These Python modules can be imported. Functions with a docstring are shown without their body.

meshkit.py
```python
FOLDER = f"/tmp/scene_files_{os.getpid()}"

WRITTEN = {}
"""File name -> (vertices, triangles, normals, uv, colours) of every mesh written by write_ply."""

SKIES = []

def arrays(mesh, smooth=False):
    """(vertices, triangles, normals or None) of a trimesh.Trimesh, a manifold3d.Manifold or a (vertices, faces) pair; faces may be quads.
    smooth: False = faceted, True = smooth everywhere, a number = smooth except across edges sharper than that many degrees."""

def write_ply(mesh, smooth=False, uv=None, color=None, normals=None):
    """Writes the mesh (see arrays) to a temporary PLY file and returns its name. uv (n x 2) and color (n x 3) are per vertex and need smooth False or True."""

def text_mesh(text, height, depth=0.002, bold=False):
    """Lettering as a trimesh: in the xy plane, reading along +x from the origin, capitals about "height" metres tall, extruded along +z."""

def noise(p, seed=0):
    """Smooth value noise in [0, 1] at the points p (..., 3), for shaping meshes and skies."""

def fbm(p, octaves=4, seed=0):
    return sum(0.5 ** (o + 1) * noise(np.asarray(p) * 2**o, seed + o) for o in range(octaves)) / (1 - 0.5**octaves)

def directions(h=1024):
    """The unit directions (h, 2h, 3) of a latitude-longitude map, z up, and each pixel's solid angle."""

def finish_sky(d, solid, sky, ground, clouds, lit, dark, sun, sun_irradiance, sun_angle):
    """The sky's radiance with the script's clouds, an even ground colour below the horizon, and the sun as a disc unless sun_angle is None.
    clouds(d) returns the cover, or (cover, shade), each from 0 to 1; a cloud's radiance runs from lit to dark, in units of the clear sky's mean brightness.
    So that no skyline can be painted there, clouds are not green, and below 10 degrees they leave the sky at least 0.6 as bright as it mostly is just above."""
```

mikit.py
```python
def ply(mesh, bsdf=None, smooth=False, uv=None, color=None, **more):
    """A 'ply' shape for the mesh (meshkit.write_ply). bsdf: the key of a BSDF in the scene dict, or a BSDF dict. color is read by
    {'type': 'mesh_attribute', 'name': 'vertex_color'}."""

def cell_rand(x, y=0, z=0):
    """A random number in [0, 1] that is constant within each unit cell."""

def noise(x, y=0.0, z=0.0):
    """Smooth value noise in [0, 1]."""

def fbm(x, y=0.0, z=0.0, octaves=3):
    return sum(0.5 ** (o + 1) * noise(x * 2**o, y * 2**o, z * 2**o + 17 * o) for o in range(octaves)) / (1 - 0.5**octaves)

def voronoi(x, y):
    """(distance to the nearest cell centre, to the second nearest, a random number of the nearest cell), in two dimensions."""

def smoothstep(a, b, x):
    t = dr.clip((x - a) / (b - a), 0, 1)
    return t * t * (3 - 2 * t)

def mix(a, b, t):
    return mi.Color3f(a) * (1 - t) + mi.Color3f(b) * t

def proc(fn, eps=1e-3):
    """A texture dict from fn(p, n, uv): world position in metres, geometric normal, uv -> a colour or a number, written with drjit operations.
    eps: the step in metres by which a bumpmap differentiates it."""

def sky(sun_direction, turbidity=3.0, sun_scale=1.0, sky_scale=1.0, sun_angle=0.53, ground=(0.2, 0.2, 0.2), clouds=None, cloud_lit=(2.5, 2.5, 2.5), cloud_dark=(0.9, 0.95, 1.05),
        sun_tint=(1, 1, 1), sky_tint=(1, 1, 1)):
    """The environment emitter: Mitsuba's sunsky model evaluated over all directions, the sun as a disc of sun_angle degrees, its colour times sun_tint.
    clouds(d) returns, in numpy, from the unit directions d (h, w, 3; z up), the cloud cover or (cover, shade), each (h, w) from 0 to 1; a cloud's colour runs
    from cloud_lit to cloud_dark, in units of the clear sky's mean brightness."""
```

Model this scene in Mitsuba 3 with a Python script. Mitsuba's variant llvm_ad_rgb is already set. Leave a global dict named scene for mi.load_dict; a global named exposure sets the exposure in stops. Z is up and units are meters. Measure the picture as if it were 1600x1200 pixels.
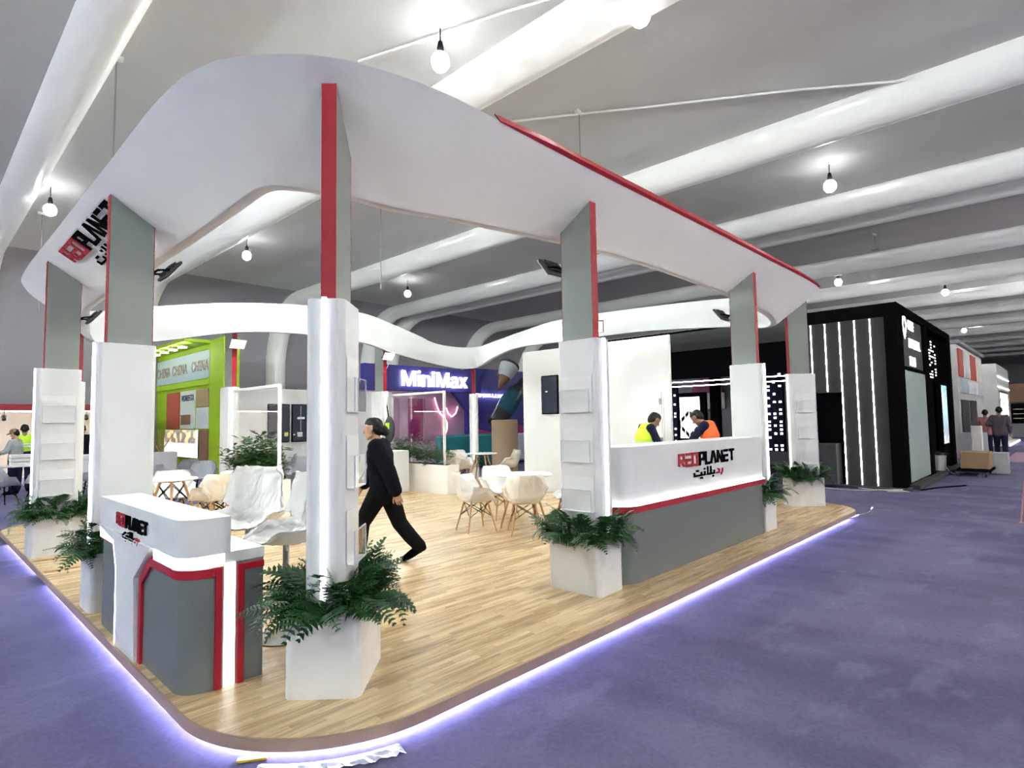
import math, random
import numpy as np, trimesh, manifold3d as m3
import drjit as dr
import mitsuba as mi
import mikit, meshkit
from shapely.geometry import Polygon, LineString, Point, box as sbox
from shapely.ops import unary_union
from shapely import affinity

T4 = mi.ScalarTransform4f
scene, labels = {}, {}

# ------------------------------------------------------------------ camera
C0 = np.array([-1.061, -2.523, 1.6])
yaw, pitch, roll = np.radians([43.69, 3.604, -0.930])
fw = np.array([math.cos(yaw) * math.cos(pitch), math.sin(yaw) * math.cos(pitch), math.sin(pitch)])
rt = np.array([math.sin(yaw), -math.cos(yaw), 0.0])
up0 = np.cross(rt, fw)
up = -rt * math.sin(roll) + up0 * math.cos(roll)
scene['camera'] = {'type': 'perspective', 'fov': math.degrees(2 * math.atan(800 / 913.5)), 'fov_axis': 'x', 'near_clip': 0.05, 'far_clip': 500.0,
                   'to_world': T4().look_at(origin=C0.tolist(), target=(C0 + fw).tolist(), up=up.tolist())}
exposure = 0.38

# ------------------------------------------------------------------ light levels (radiance)
L_BULB, L_FLOOD, L_STRIP, L_EDGE, L_UNSEEN_HALL = 330.0, 265.0, 2.0, 110.0, 3900.0
BULB_TINT, FLOOD_TINT, EDGE_TINT = (0.89, 1.0, 0.94), (1.0, 0.99, 0.95), (0.42, 0.45, 1.0)

# ------------------------------------------------------------------ materials
def lin(r, g, b): return [((c / 255) / 12.92 if c <= 10 else ((c / 255 + 0.055) / 1.055) ** 2.4) for c in (r, g, b)]
def rgb(c): return {'type': 'rgb', 'value': list(map(float, c))}
def mat(name, col, rough=0.5, metallic=0.0, spec=0.5, **kw):
    base = col if isinstance(col, dict) else rgb(col)
    scene['mat_' + name] = {'type': 'twosided', 'bsdf': {'type': 'principled', 'base_color': base, 'roughness': rough, 'metallic': metallic, 'specular': spec, **kw}}
def bump(name, col, fn, scale, rough=0.3, eps=2e-3, spec=0.5):
    base = col if isinstance(col, dict) else rgb(col)
    scene['mat_' + name] = {'type': 'twosided', 'bsdf': {'type': 'bumpmap', 'arbitrary': mikit.proc(fn, eps), 'scale': scale,
                            'bsdf': {'type': 'principled', 'base_color': base, 'roughness': rough, 'specular': spec}}}

def carpet(p, n, uv):
    a = mikit.fbm(p.x * 0.9, p.y * 0.9, 0, 4)
    b = mikit.fbm(p.x * 3.0 + 40, p.y * 1.1, 0, 4)
    c = mikit.noise(p.x * 60, p.y * 60, 0)
    d = mikit.smoothstep(0.56, 0.78, mikit.fbm(p.x * 2.2 + 7, p.y * 5.0 + 3, 0, 4))
    col = mikit.mix((0.062, 0.057, 0.116), (0.098, 0.091, 0.162), mikit.smoothstep(0.3, 0.7, 0.6 * a + 0.4 * b))
    col = mikit.mix(col, (0.14, 0.134, 0.215), 0.35 * d)
    return col * (0.9 + 0.2 * c)
mat('carpet', mikit.proc(carpet), 0.85, spec=0.2)

def wood(p, n, uv):
    w = 0.048
    row = dr.floor(p.y / w)
    off = mikit.cell_rand(row, 3) * 5.0
    ln = 0.30 + 0.35 * mikit.cell_rand(row, 9)
    seg = dr.floor((p.x + off) / ln)
    t = mikit.cell_rand(row, seg, 5)
    g = mikit.fbm(p.x * 5.0 + 13 * t, p.y * 80.0, seg, 3)
    k = mikit.fbm(p.x * 1.6 + 50, p.y * 14.0, 1, 4)
    f = mikit.smoothstep(0.18, 0.80, 0.24 * t + 0.40 * g + 0.36 * k)
    return mikit.mix((0.31, 0.185, 0.075), (0.68, 0.51, 0.295), f)
scene['mat_wood'] = {'type': 'twosided', 'bsdf': {'type': 'principled', 'base_color': mikit.proc(wood), 'roughness': 0.33, 'specular': 0.45}}

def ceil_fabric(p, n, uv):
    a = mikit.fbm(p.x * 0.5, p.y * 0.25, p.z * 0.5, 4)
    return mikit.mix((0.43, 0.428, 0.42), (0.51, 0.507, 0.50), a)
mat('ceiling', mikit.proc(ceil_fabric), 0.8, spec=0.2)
mat('rib', (0.84, 0.84, 0.83), 0.22, spec=0.6)
mat('white', (0.68, 0.685, 0.68), 0.45, spec=0.4)
mat('white_gloss', (0.74, 0.74, 0.73), 0.25, spec=0.5)
mat('warm_white', (0.82, 0.79, 0.73), 0.5, spec=0.4)
mat('canopy', (0.87, 0.875, 0.87), 0.5, spec=0.35)
mat('grey', (0.105, 0.118, 0.115), 0.42, spec=0.35)
mat('grey_fin', (0.20, 0.22, 0.20), 0.5, spec=0.35)
mat('red', (0.25, 0.003, 0.013), 0.42, spec=0.4)
mat('lip', (0.30, 0.20, 0.145), 0.5)
scene['mat_black'] = {'type': 'twosided', 'bsdf': {'type': 'diffuse', 'reflectance': rgb((0.003, 0.003, 0.0035))}}
scene['mat_black_matt'] = {'type': 'twosided', 'bsdf': {'type': 'diffuse', 'reflectance': rgb((0.003, 0.003, 0.004))}}
mat('dark_grey', (0.035, 0.036, 0.04), 0.5, spec=.25)
mat('slat_grey', (0.036, 0.035, 0.038), 0.7, spec=.08)
mat('chrome', (0.75, 0.75, 0.76), 0.12, metallic=1.0)
mat('steel', (0.30, 0.30, 0.31), 0.35, metallic=1.0)
mat('leg_wood', (0.48, 0.27, 0.13), 0.5)
mat('suit', (0.003, 0.003, 0.0055), 0.8, spec=0.06)
mat('trousers', (0.004, 0.004, 0.0045), 0.8, spec=0.06)
mat('hair', (0.005, 0.0045, 0.0045), 0.45, spec=.2)
mat('skin', (0.45, 0.26, 0.17), 0.55)
mat('skin_dark', (0.20, 0.105, 0.065), 0.55)
mat('hivis', (0.55, 0.85, 0.03), 0.7)
mat('hivis_orange', (0.92, 0.13, 0.02), 0.7)
mat('reflective', (0.72, 0.75, 0.70), 0.35)
mat('navy', (0.006, 0.008, 0.026), 0.7, spec=.1)
mat('shirt_grey', (0.35, 0.36, 0.37), 0.8)
mat('shirt_pink', (0.33, 0.15, 0.16), 0.8)
mat('shirt_dark', (0.05, 0.035, 0.05), 0.8)
mat('green', (0.31, 0.48, 0.008), 0.55)
mat('sky_panel', (0.42, 0.52, 0.58), 0.5)
mat('poster_white', (0.74, 0.76, 0.78), 0.5)
mat('poster_red', (0.38, 0.05, 0.03), 0.5)
mat('poster_yellow', (0.75, 0.68, 0.25), 0.5)
mat('brown', (0.20, 0.10, 0.055), 0.6)
mat('letter_tan', (0.25, 0.19, 0.13), 0.5)
mat('letter_navy', (0.03, 0.045, 0.10), 0.5)
mat('chair_grey', (0.33, 0.33, 0.36), 0.5)
mat('mini_blue', (0.022, 0.018, 0.17), 0.5)
mat('magenta', (0.28, 0.02, 0.12), 0.5)
mat('pink', (0.50, 0.25, 0.36), 0.5)
mat('pink_light', (0.66, 0.46, 0.56), 0.5)
mat('teal', (0.015, 0.17, 0.20), 0.6)
mat('blue', (0.05, 0.20, 0.55), 0.5)
mat('pale_blue', (0.55, 0.60, 0.74), 0.5)
mat('lilac', (0.35, 0.30, 0.50), 0.5)
mat('card', (0.36, 0.25, 0.155), 0.8)
mat('soil', (0.03, 0.022, 0.015), 0.9)
mat('stem', (0.07, 0.10, 0.03), 0.7)
mat('fascia_red', (0.22, 0.006, 0.014), 0.5)
mat('cream', (0.78, 0.67, 0.55), 0.6)
mat('yellow', (0.72, 0.62, 0.03), 0.5)
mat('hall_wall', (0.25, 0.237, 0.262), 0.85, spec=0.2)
mat('frost', (0.28, 0.36, 0.35), 0.45)
mat('tv', (0.012, 0.018, 0.03), 0.15, spec=0.6)
mat('chrome_dark', (0.05, 0.05, 0.055), 0.3, metallic=0.6)
mat('rug', (0.34, 0.22, 0.30), 0.9)
mat('cable_white', (0.6, 0.58, 0.55), 0.5)
mat('tan_box', (0.25, 0.16, 0.09), 0.8)
mat('tape', (0.55, 0.33, 0.02), 0.5)
mat('film', (0.50, 0.55, 0.66), 0.2, spec=0.6)

def leaf_tone(p, n, uv):
    a = mikit.noise(p.x * 14, p.y * 14, p.z * 14)
    return mikit.mix((0.005, 0.024, 0.007), (0.018, 0.072, 0.016), a)
mat('leaf', mikit.proc(leaf_tone), 0.45, spec=0.4)
def leaf_tone2(p, n, uv):
    a = mikit.noise(p.x * 11, p.y * 11, p.z * 11)
    return mikit.mix((0.010, 0.04, 0.010), (0.06, 0.13, 0.035), a)
mat('leaf_light', mikit.proc(leaf_tone2), 0.45, spec=0.4)
mat('wrapped', (0.82, 0.82, 0.80), 0.14, spec=0.9, clearcoat=0.6, clearcoat_gloss=0.9)
mat('wrapped_cream', (0.78, 0.73, 0.62), 0.14, spec=0.9, clearcoat=0.6, clearcoat_gloss=0.9)
def marble(p, n, uv):
    a = mikit.fbm(p.x * 4, p.y * 4, p.z * 4, 4)
    return mikit.mix((0.70, 0.695, 0.68), (0.63, 0.625, 0.62), mikit.smoothstep(0.5, 0.62, a))
mat('planter', mikit.proc(marble), 0.4)
def grain(p, n, uv):
    g = mikit.fbm(p.x * 8, p.y * 8, p.z * 60, 3)
    return mikit.mix((0.30, 0.30, 0.31), (0.40, 0.40, 0.42), g)
mat('grey_box', mikit.proc(grain), 0.5)
scene['mat_glass'] = {'type': 'thindielectric', 'int_ior': 1.5}
scene['mat_acrylic'] = {'type': 'thindielectric', 'int_ior': 1.49}
scene['mat_tinted'] = {'type': 'principledthin', 'base_color': rgb((0.8, 0.8, 0.82)), 'spec_trans': 0.8, 'roughness': 0.2, 'eta': 1.3} if False else {'type': 'thindielectric', 'int_ior': 1.5}

# ------------------------------------------------------------------ helpers
def numbered(k):
    if k not in scene and k not in labels: return k
    i = 1
    while f'{k}_{i:03d}' in scene or f'{k}_{i:03d}' in labels: i += 1
    return f'{k}_{i:03d}'
def thing(name, label, cat, group=None, kind=None):
    k = numbered(name); labels[k] = {'label': label, 'category': cat}
    if group: labels[k]['group'] = group
    if kind: labels[k]['kind'] = kind
    return k
_cache = {}
def put(key, mesh, m, smooth=False, to_world=None, **kw):
    if isinstance(mesh, dict): d = dict(mesh)
    else: d = mikit.ply(mesh, 'mat_' + m if m else None, smooth, **kw)
    if to_world is not None: d['to_world'] = to_world
    scene[key] = d
    return d
def part(parent, name, mesh, m, smooth=False, to_world=None, label=None, kind=None, **kw):
    k = numbered(parent + '__' + name)
    put(k, mesh, m, smooth, to_world, **kw)
    if label or kind:
        labels[k] = {}
        if label: labels[k]['label'] = label
        if kind: labels[k]['kind'] = kind
    return k
def single(name, label, cat, mesh, m, smooth=False, group=None, kind=None, **kw):
    k = thing(name, label, cat, group, kind); put(k, mesh, m, smooth, **kw); return k
def struct(name, label, cat, mesh, m, smooth=False, **kw): return single(name, label, cat, mesh, m, smooth, kind='structure', **kw)
def emit(k, L, tint=(1, 1, 1), weight=1.0):
    scene[k]['emitter'] = {'type': 'area', 'radiance': rgb([L * t for t in tint]), 'sampling_weight': float(weight)}
    return k

def bx(x0, x1, y0, y1, z0, z1, c=0.0):
    x0, x1 = sorted((x0, x1)); y0, y1 = sorted((y0, y1)); z0, z1 = sorted((z0, z1))
    if c <= 0:
        b = trimesh.creation.box((x1 - x0, y1 - y0, z1 - z0)); b.apply_translation(((x0 + x1) / 2, (y0 + y1) / 2, (z0 + z1) / 2)); return b
    c = min(c, 0.45 * min(x1 - x0, y1 - y0, z1 - z0)); pts = []
    for sx in (0, 1):
        for sy in (0, 1):
            for sz in (0, 1):
                X, Y, Z = (x0, x1)[sx], (y0, y1)[sy], (z0, z1)[sz]; dx, dy, dz = (c, -c)[sx], (c, -c)[sy], (c, -c)[sz]
                pts += [(X, Y + dy, Z + dz), (X + dx, Y, Z + dz), (X + dx, Y + dy, Z)]
    return trimesh.Trimesh(pts, process=False).convex_hull
def cat(*ms): return trimesh.util.concatenate([m for m in ms])
def prism(poly, z0, z1):
    gs = getattr(poly, 'geoms', [poly]); out = []
    for g in gs:
        m = trimesh.creation.extrude_polygon(g, z1 - z0, engine='earcut'); m.apply_translation((0, 0, z0)); out.append(m)
    return cat(*out)
def rrect(x0, x1, y0, y1, r, q=6): return sbox(x0 + r, y0 + r, x1 - r, y1 - r).buffer(r, quad_segs=q)
def tube(a, b, r, r2=None, n=10, cap=True):
    a, b = np.array(a, float), np.array(b, float); d = b - a; L = np.linalg.norm(d); d /= L
    x = np.cross(d, (0, 0, 1) if abs(d[2]) < 0.9 else (1, 0, 0)); x /= np.linalg.norm(x); y = np.cross(d, x)
    r2 = r if r2 is None else r2; th = np.arange(n) * 2 * math.pi / n
    ring = np.cos(th)[:, None] * x + np.sin(th)[:, None] * y
    v = np.vstack([a + r * ring, b + r2 * ring, [a], [b]]); f = []
    for i in range(n):
        j = (i + 1) % n; f += [(i, j, n + j), (i, n + j, n + i), (2 * n, j, i), (2 * n + 1, n + i, n + j)]
    return trimesh.Trimesh(v, f, process=False)
def path(pts, r, n=6): return cat(*[tube(p, q, r, n=n) for p, q in zip(pts[:-1], pts[1:])])
def lathe(prof, n=24, at=(0, 0, 0)):
    m = trimesh.creation.revolve(np.array(prof, float), sections=n); m.apply_translation(at); return m
def xf(m, M): m = m.copy(); m.apply_transform(M); return m
def frame(o, ux, uy, uz):
    M = np.eye(4); M[:3, 0], M[:3, 1], M[:3, 2], M[:3, 3] = ux, uy, uz, o; return M
def rz(a, at=(0, 0, 0)):
    M = np.eye(4); c, s = math.cos(a), math.sin(a); M[:2, :2] = [[c, -s], [s, c]]; M[:3, 3] = at; return M
def tw(M): return T4(M.tolist())
def catmull(P, n=8):
    P = np.asarray(P, float); N = len(P); out = []
    for i in range(N):
        a, b, c, d = P[i - 1], P[i], P[(i + 1) % N], P[(i + 2) % N]
        for k in range(n):
            t = k / n; out.append(0.5 * (2 * b + (c - a) * t + (2 * a - 5 * b + 4 * c - d) * t * t + (3 * b - a - 3 * c + d) * t ** 3))
    return np.array(out)
def grid_faces(nu, nv, wrap=False):
    f = []
    for i in range(nu if wrap else nu - 1):
        for j in range(nv - 1):
            a, b = i * nv + j, ((i + 1) % nu) * nv + j; f += [(a, b, b + 1), (a, b + 1, a + 1)]
    return f

# ------------------------------------------------------------------ lettering strokes
def strokes(lines, w, cap=2): return unary_union([LineString(l).buffer(w / 2, cap_style=cap, join_style=2) for l in lines if len(l) > 1])
def logo_latin():
    W = 0.215; red, blk = [], []
    def at(ls, x): return [[(px + x, py) for px, py in l] for l in ls]
    red.append(at([[(0, 0), (0, .9), (.7, .9), (.7, .42), (.0, .42)], [(.3, .42), (.74, 0)]], 0.1))
    red.append(at([[(0, .9), (.72, .9)], [(.72, .45), (.02, .45), (.02, .0), (.72, .0)]], 1.15))
    red.append(at([[(0, .45), (0, 0), (.75, 0), (.75, .9), (0, .9), (0, .45)]], 2.15))
    blk.append(at([[(0, -.1), (0, .9), (.7, .9), (.7, .38), (.05, .38)]], 3.3))
    blk.append(at([[(0, 1.0), (0, 0), (.62, 0)]], 4.3))
    blk.append(at([[(0, -.05), (.36, .9), (.5, .9), (.86, -.05)]], 5.15))
    blk.append(at([[(0, -.05), (0, .9), (.08, .9), (.7, 0), (.78, 0), (.78, .97)]], 6.35))
    blk.append(at([[(0, .9), (.7, .9)], [(.7, .45), (0, .45), (0, 0), (.7, 0)]], 7.5))
    blk.append(at([[(-.05, .9), (.85, .9)], [(.4, .9), (.4, -.05)]], 8.55))
    return [strokes(g, W) for g in red], [strokes(g, W) for g in blk]      # about 9.4 wide, 1 tall
def logo_arabic():
    W = 0.2
    red = strokes([[(8.9, .55), (8.9, .05), (8.5, -.32)], [(7.35, 0), (8.1, 0), (8.1, .42), (7.7, .5)]], W)
    blk = [[(4.9, 0), (6.8, 0), (6.8, .42)], [(5.95, 0), (5.95, 1.05)], [(5.2, 0), (5.2, 1.05)], [(4.45, .45), (4.45, 0), (2.0, 0), (2.0, .42)], [(3.65, 0), (3.65, .42)]]
    blk = unary_union([strokes(blk, W)] + [sbox(x - .11, y - .11, x + .11, y + .11) for x, y in ((6.5, -.36), (4.45, .78), (3.8, -.36), (3.5, -.36), (2.6, .62), (2.9, .62))])
    return red, blk
def letters3d(poly, depth): return prism(poly, 0, depth)
def logo_parts(parent, M, s, sy, outline=False):
    """the two-line sign on the plane M (x right, y up, z out); s = metres per unit"""
    R1, B1 = logo_latin(); r2, b2 = logo_arabic()
    r2, b2 = [affinity.translate(affinity.scale(g, 0.69, 0.62, origin=(0, 0)), 0.95, -0.93) for g in (r2, b2)]
    sc = lambda g: affinity.scale(g, s, sy, origin=(0, 0))
    d = 0.012
    if outline:
        part(parent, 'letter_backing', xf(letters3d(sc(unary_union(R1 + B1 + [r2, b2]).buffer(0.09)), 0.006), M), 'white_gloss')
        d = 0.02
    for g in R1: part(parent, 'letter', xf(letters3d(sc(g), d), M), 'red')
    for g in B1: part(parent, 'letter', xf(letters3d(sc(g), d), M), 'black')
    part(parent, 'arabic_lettering', xf(letters3d(sc(r2), d), M), 'red', kind='stuff'); part(parent, 'arabic_lettering', xf(letters3d(sc(b2), d), M), 'black', kind='stuff')

PT = 0.10   # platform top
# ================================================================== SETTING
struct('floor', 'purple carpeted exhibition hall floor with scuffs', 'floor', bx(-25, 90, -30, 24.2, -0.1, 0.0), 'carpet')
CZ = 7.25
struct('ceiling', 'grey fabric hall ceiling between white ribs', 'ceiling', bx(-25, 90, -30, 21.0, CZ, CZ + 0.1), 'ceiling')
th = np.linspace(0, math.pi / 2, 13)
cur = np.array([[21.0 + 3.0 * math.sin(a), CZ - 3.0 + 3.0 * math.cos(a)] for a in th] + [[24.0, 0.0]])
sec = Polygon(np.vstack([cur, [[24.2, 0.0], [24.2, CZ + 0.1], [21.0, CZ + 0.1]]]))
m = trimesh.creation.extrude_polygon(sec, 115, engine='earcut')
m.apply_transform(frame((-25, 0, 0), (0, 1, 0), (0, 0, 1), (1, 0, 0)))
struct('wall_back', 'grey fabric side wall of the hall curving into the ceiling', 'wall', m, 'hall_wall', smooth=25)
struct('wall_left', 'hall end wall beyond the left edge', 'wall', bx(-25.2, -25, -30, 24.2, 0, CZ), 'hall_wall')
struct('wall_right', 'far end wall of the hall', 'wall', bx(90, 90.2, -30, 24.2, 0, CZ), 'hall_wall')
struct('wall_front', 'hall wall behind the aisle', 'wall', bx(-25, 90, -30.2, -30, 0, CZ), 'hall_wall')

ribs = [(0.70, .34, 'broad white fabric rib above the left side of the stand'), (5.35, .40, 'white fabric rib passing behind the front post of the stand'),
        (10.85, .44, 'white fabric rib over the right side of the stand'), (15.75, .44, 'white fabric rib above the black stand, first of a close pair'), (17.15, .40, 'white fabric rib above the black stand, second of a close pair')]
for i in range(10): ribs.append((22.6 + 5.0 * i, .44, None))
ribs += [(-4.6, .4, None), (-9.8, .4, None), (-15, .4, None)]
def rib_mesh(x, r):
    prof = []
    ys = [-30] + [21.0] ; pth = [(-30, CZ)] + [(21.0 + 3.0 * math.sin(a), CZ - 3.0 + 3.0 * math.cos(a)) for a in th] + [(24.0, 0.0)]
    V = []
    for i, (y, z) in enumerate(pth):
        a = 0 if i == 0 else th[min(i - 1, 12)]
        ny, nz = -math.sin(a), -math.cos(a)
        for k in range(13):
            q = math.pi * k / 12
            V.append((x - r * math.cos(q), y + ny * r * 1.15 * math.sin(q), z + nz * r * 1.15 * math.sin(q)))
    return trimesh.Trimesh(V, grid_faces(len(pth), 13), process=False)
for x, r, lb in ribs:
    k = single('ceiling_rib', lb or 'white fabric roof rib farther along the hall', 'roof rib', rib_mesh(x, r), 'rib', True, group=None if lb else 'far roof ribs', kind='structure')
# cables along the fabric seams
def seam(pts, label, r=0.018):
    single('seam_rope', label, 'rope', path(pts, r), 'rib', True)
seam([(3.66, 5.17, 7.20), (4.16, 3.76, 7.20), (4.49, 2.78, 7.20), (4.74, 2.17, 7.20)], 'white seam rope on the ceiling above the front corner of the canopy')
seam([(6.68, 4.76, 7.20), (7.36, 3.71, 7.20), (8.10, 2.62, 7.20), (9.32, 0.72, 7.20), (10.75, -1.25, 7.20)], 'long white seam rope on the ceiling between two ribs', 0.022)
# hanging lamps
def bulb(x, y, z=6.7, r=0.14, label=None, weight=1.0, group=None, L=None, tint=BULB_TINT):
    k = thing('hanging_lamp', label or 'bare bulb lamp placed to light the hall and stand, mostly out of view', 'lamp', group if label is None or group else None)
    part(k, 'cord', tube((x, y, z + .30), (x, y, CZ), .008, n=6), 'black')
    part(k, 'lamp_holder', lathe([(0, .08), (.035, .08), (.05, .2), (.03, .3), (0, .31)], 12, (x, y, z)), 'black', 40)
    m = trimesh.creation.icosphere(1, r); m.apply_scale((1, 1, 1.1)); m.apply_translation((x, y, z))
    emit(part(k, 'bulb', m, 'white', True), L or L_BULB, tint, weight)
for (p, lb) in (((4.12, 3.74, 6.75), 'bright bare bulb hanging just above the front corner of the canopy'), ((5.31, 1.19, 6.75), 'bright bare bulb beside the rib at the top edge of the picture'),
                ((13.22, 1.13, 6.75), 'bright bare bulb hanging between two ribs above the black stand'), ((12.70, 16.27, 6.70), 'small bare bulb seen under the canopy above the back band'),
                ((4.04, 9.93, 6.70), 'small bare bulb showing just under the left front edge of the canopy'), ((23.64, 3.68, 6.70), 'small bare bulb just past the right tip of the canopy'), ((29.20, 1.06, 6.70), 'small bare bulb above the corner of the black stand')):
    bulb(p[0], p[1], p[2], label=lb)
for x, y in ((32, -2), (42, -6), (44, 2), (56, -3), (68, 0), (24, 8)):
    bulb(x, y, 6.7, group='lamps placed to brighten the far hall')  # mostly out of view; placed to brighten the far ceiling and ribs
bulb(1.2, 14.5, label='bare bulb hanging at the left between the leftmost column and the rib'); bulb(6, 15.2, label='bare bulb hanging behind the back band, left of the front corner column')
for x, y in ((-9, 6), (-12, -2), (-9, -11), (0, -13), (8, -12), (16, -13), (26, -12), (-10, 14)):
    bulb(x, y, 4.6, r=.11, group='lamps placed to brighten the far hall', L=L_UNSEEN_HALL, tint=(0.86, 1.0, 1.0) if x < -5 else (1.0, 0.95, 0.86))  # unseen lamps, hung low out of view to light canopy and stand fronts
# suspension rods
def rod(x, y, z0, label, disc=False):
    k = thing('suspension_rod', label, 'rod')
    part(k, 'rod', tube((x, y, z0), (x, y, CZ), .013, n=6), 'steel')
    part(k, 'ceiling_bracket', bx(x - .09, x + .09, y - .04, y + .04, CZ - .06, CZ), 'white')
    if disc: part(k, 'end_plate', lathe([(0, 0), (.12, 0), (.12, .015), (0, .02)], 12, (x, y, z0)), 'steel')
for p, z0, lb, d in (((7.36, 3.71, 7.20), 4.6, 'thin steel rod behind the red rimmed side of the canopy', False), ((1.03, 7.70, 7.20), 4.6, 'thin steel rod hanging from the broad rib at the left', False),
                     ((1.33, 16.69, 7.20), 4.6, 'thin steel rod above the left end of the canopy', False), ((7.30, 10.03, 7.20), 5.0, 'thin steel rod seen under the front of the canopy', False),
                     ((19.81, 1.64, 7.20), 6.75, 'short steel rod with an end plate above the black stand', True)):
    rod(p[0], p[1], z0, lb, d)

# ================================================================== PLATFORM
plan = rrect(0, 10.1, 0, 9.7, 0.9, 16)
k = struct('platform', 'raised wood floored stand platform with a brown edge', 'platform', prism(plan.buffer(-0.012, quad_segs=16), 0.06, PT), 'wood')
edge = plan.difference(plan.buffer(-0.012, quad_segs=16))
part(k, 'edge_trim', prism(edge, 0.045, PT + 0.004), 'lip', label='brown edge trim')
part(k, 'plinth', prism(plan.buffer(-0.10, quad_segs=16), 0.0, 0.058), 'white')
# light strip set back under the lip
def strip_along(poly, z0, z1, a, b):
    ring = np.array(poly.exterior.coords); L = LineString(ring)
    pts = [L.interpolate(t) for t in np.linspace(a, b, max(2, int((b - a) / 0.12)))]
    v = []; 
    for p in pts: v += [(p.x, p.y, z0), (p.x, p.y, z1)]
    f = []
    for i in range(len(pts) - 1): q = 2 * i; f += [(q, q + 2, q + 3), (q, q + 3, q + 1)]
    m = trimesh.Trimesh(v, f, process=False)
    c = np.array(poly.centroid.coords[0]); n = m.face_normals[0]; t = m.triangles_center[0]
    if np.dot(n[:2], t[:2] - c) < 0: m.invert()
    return m
ins = plan.buffer(-0.095, quad_segs=16); LL = LineString(ins.exterior.coords)
def param(x, y): return LL.project(Point(x, y))
tot = LL.length
cuts = sorted([(param(.095, 8.2), param(.095, 5.6)), (param(.095, 5.1), param(.095, 0.95)), (param(.95, .095), param(9.1, .095))], key=lambda c: c[0])
segs = []
for p, q in (((.095, 8.2), (.095, 5.75)), ((.095, 5.15), (.095, .95)), ((.095, .95), (.95, .095)), ((.95, .095), (9.15, .095))):
    a, b = param(*p), param(*q); a, b = min(a, b), max(a, b)
    if b - a > tot / 2: a, b = b - tot, a
    segs.append((a, b))
for a, b in segs:
    if b - a < .05:
        continue
    emit(part(k, 'light_strip', strip_along(ins, 0.012, 0.046, a, b), 'white'), L_EDGE, EDGE_TINT, 0.8)
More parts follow.
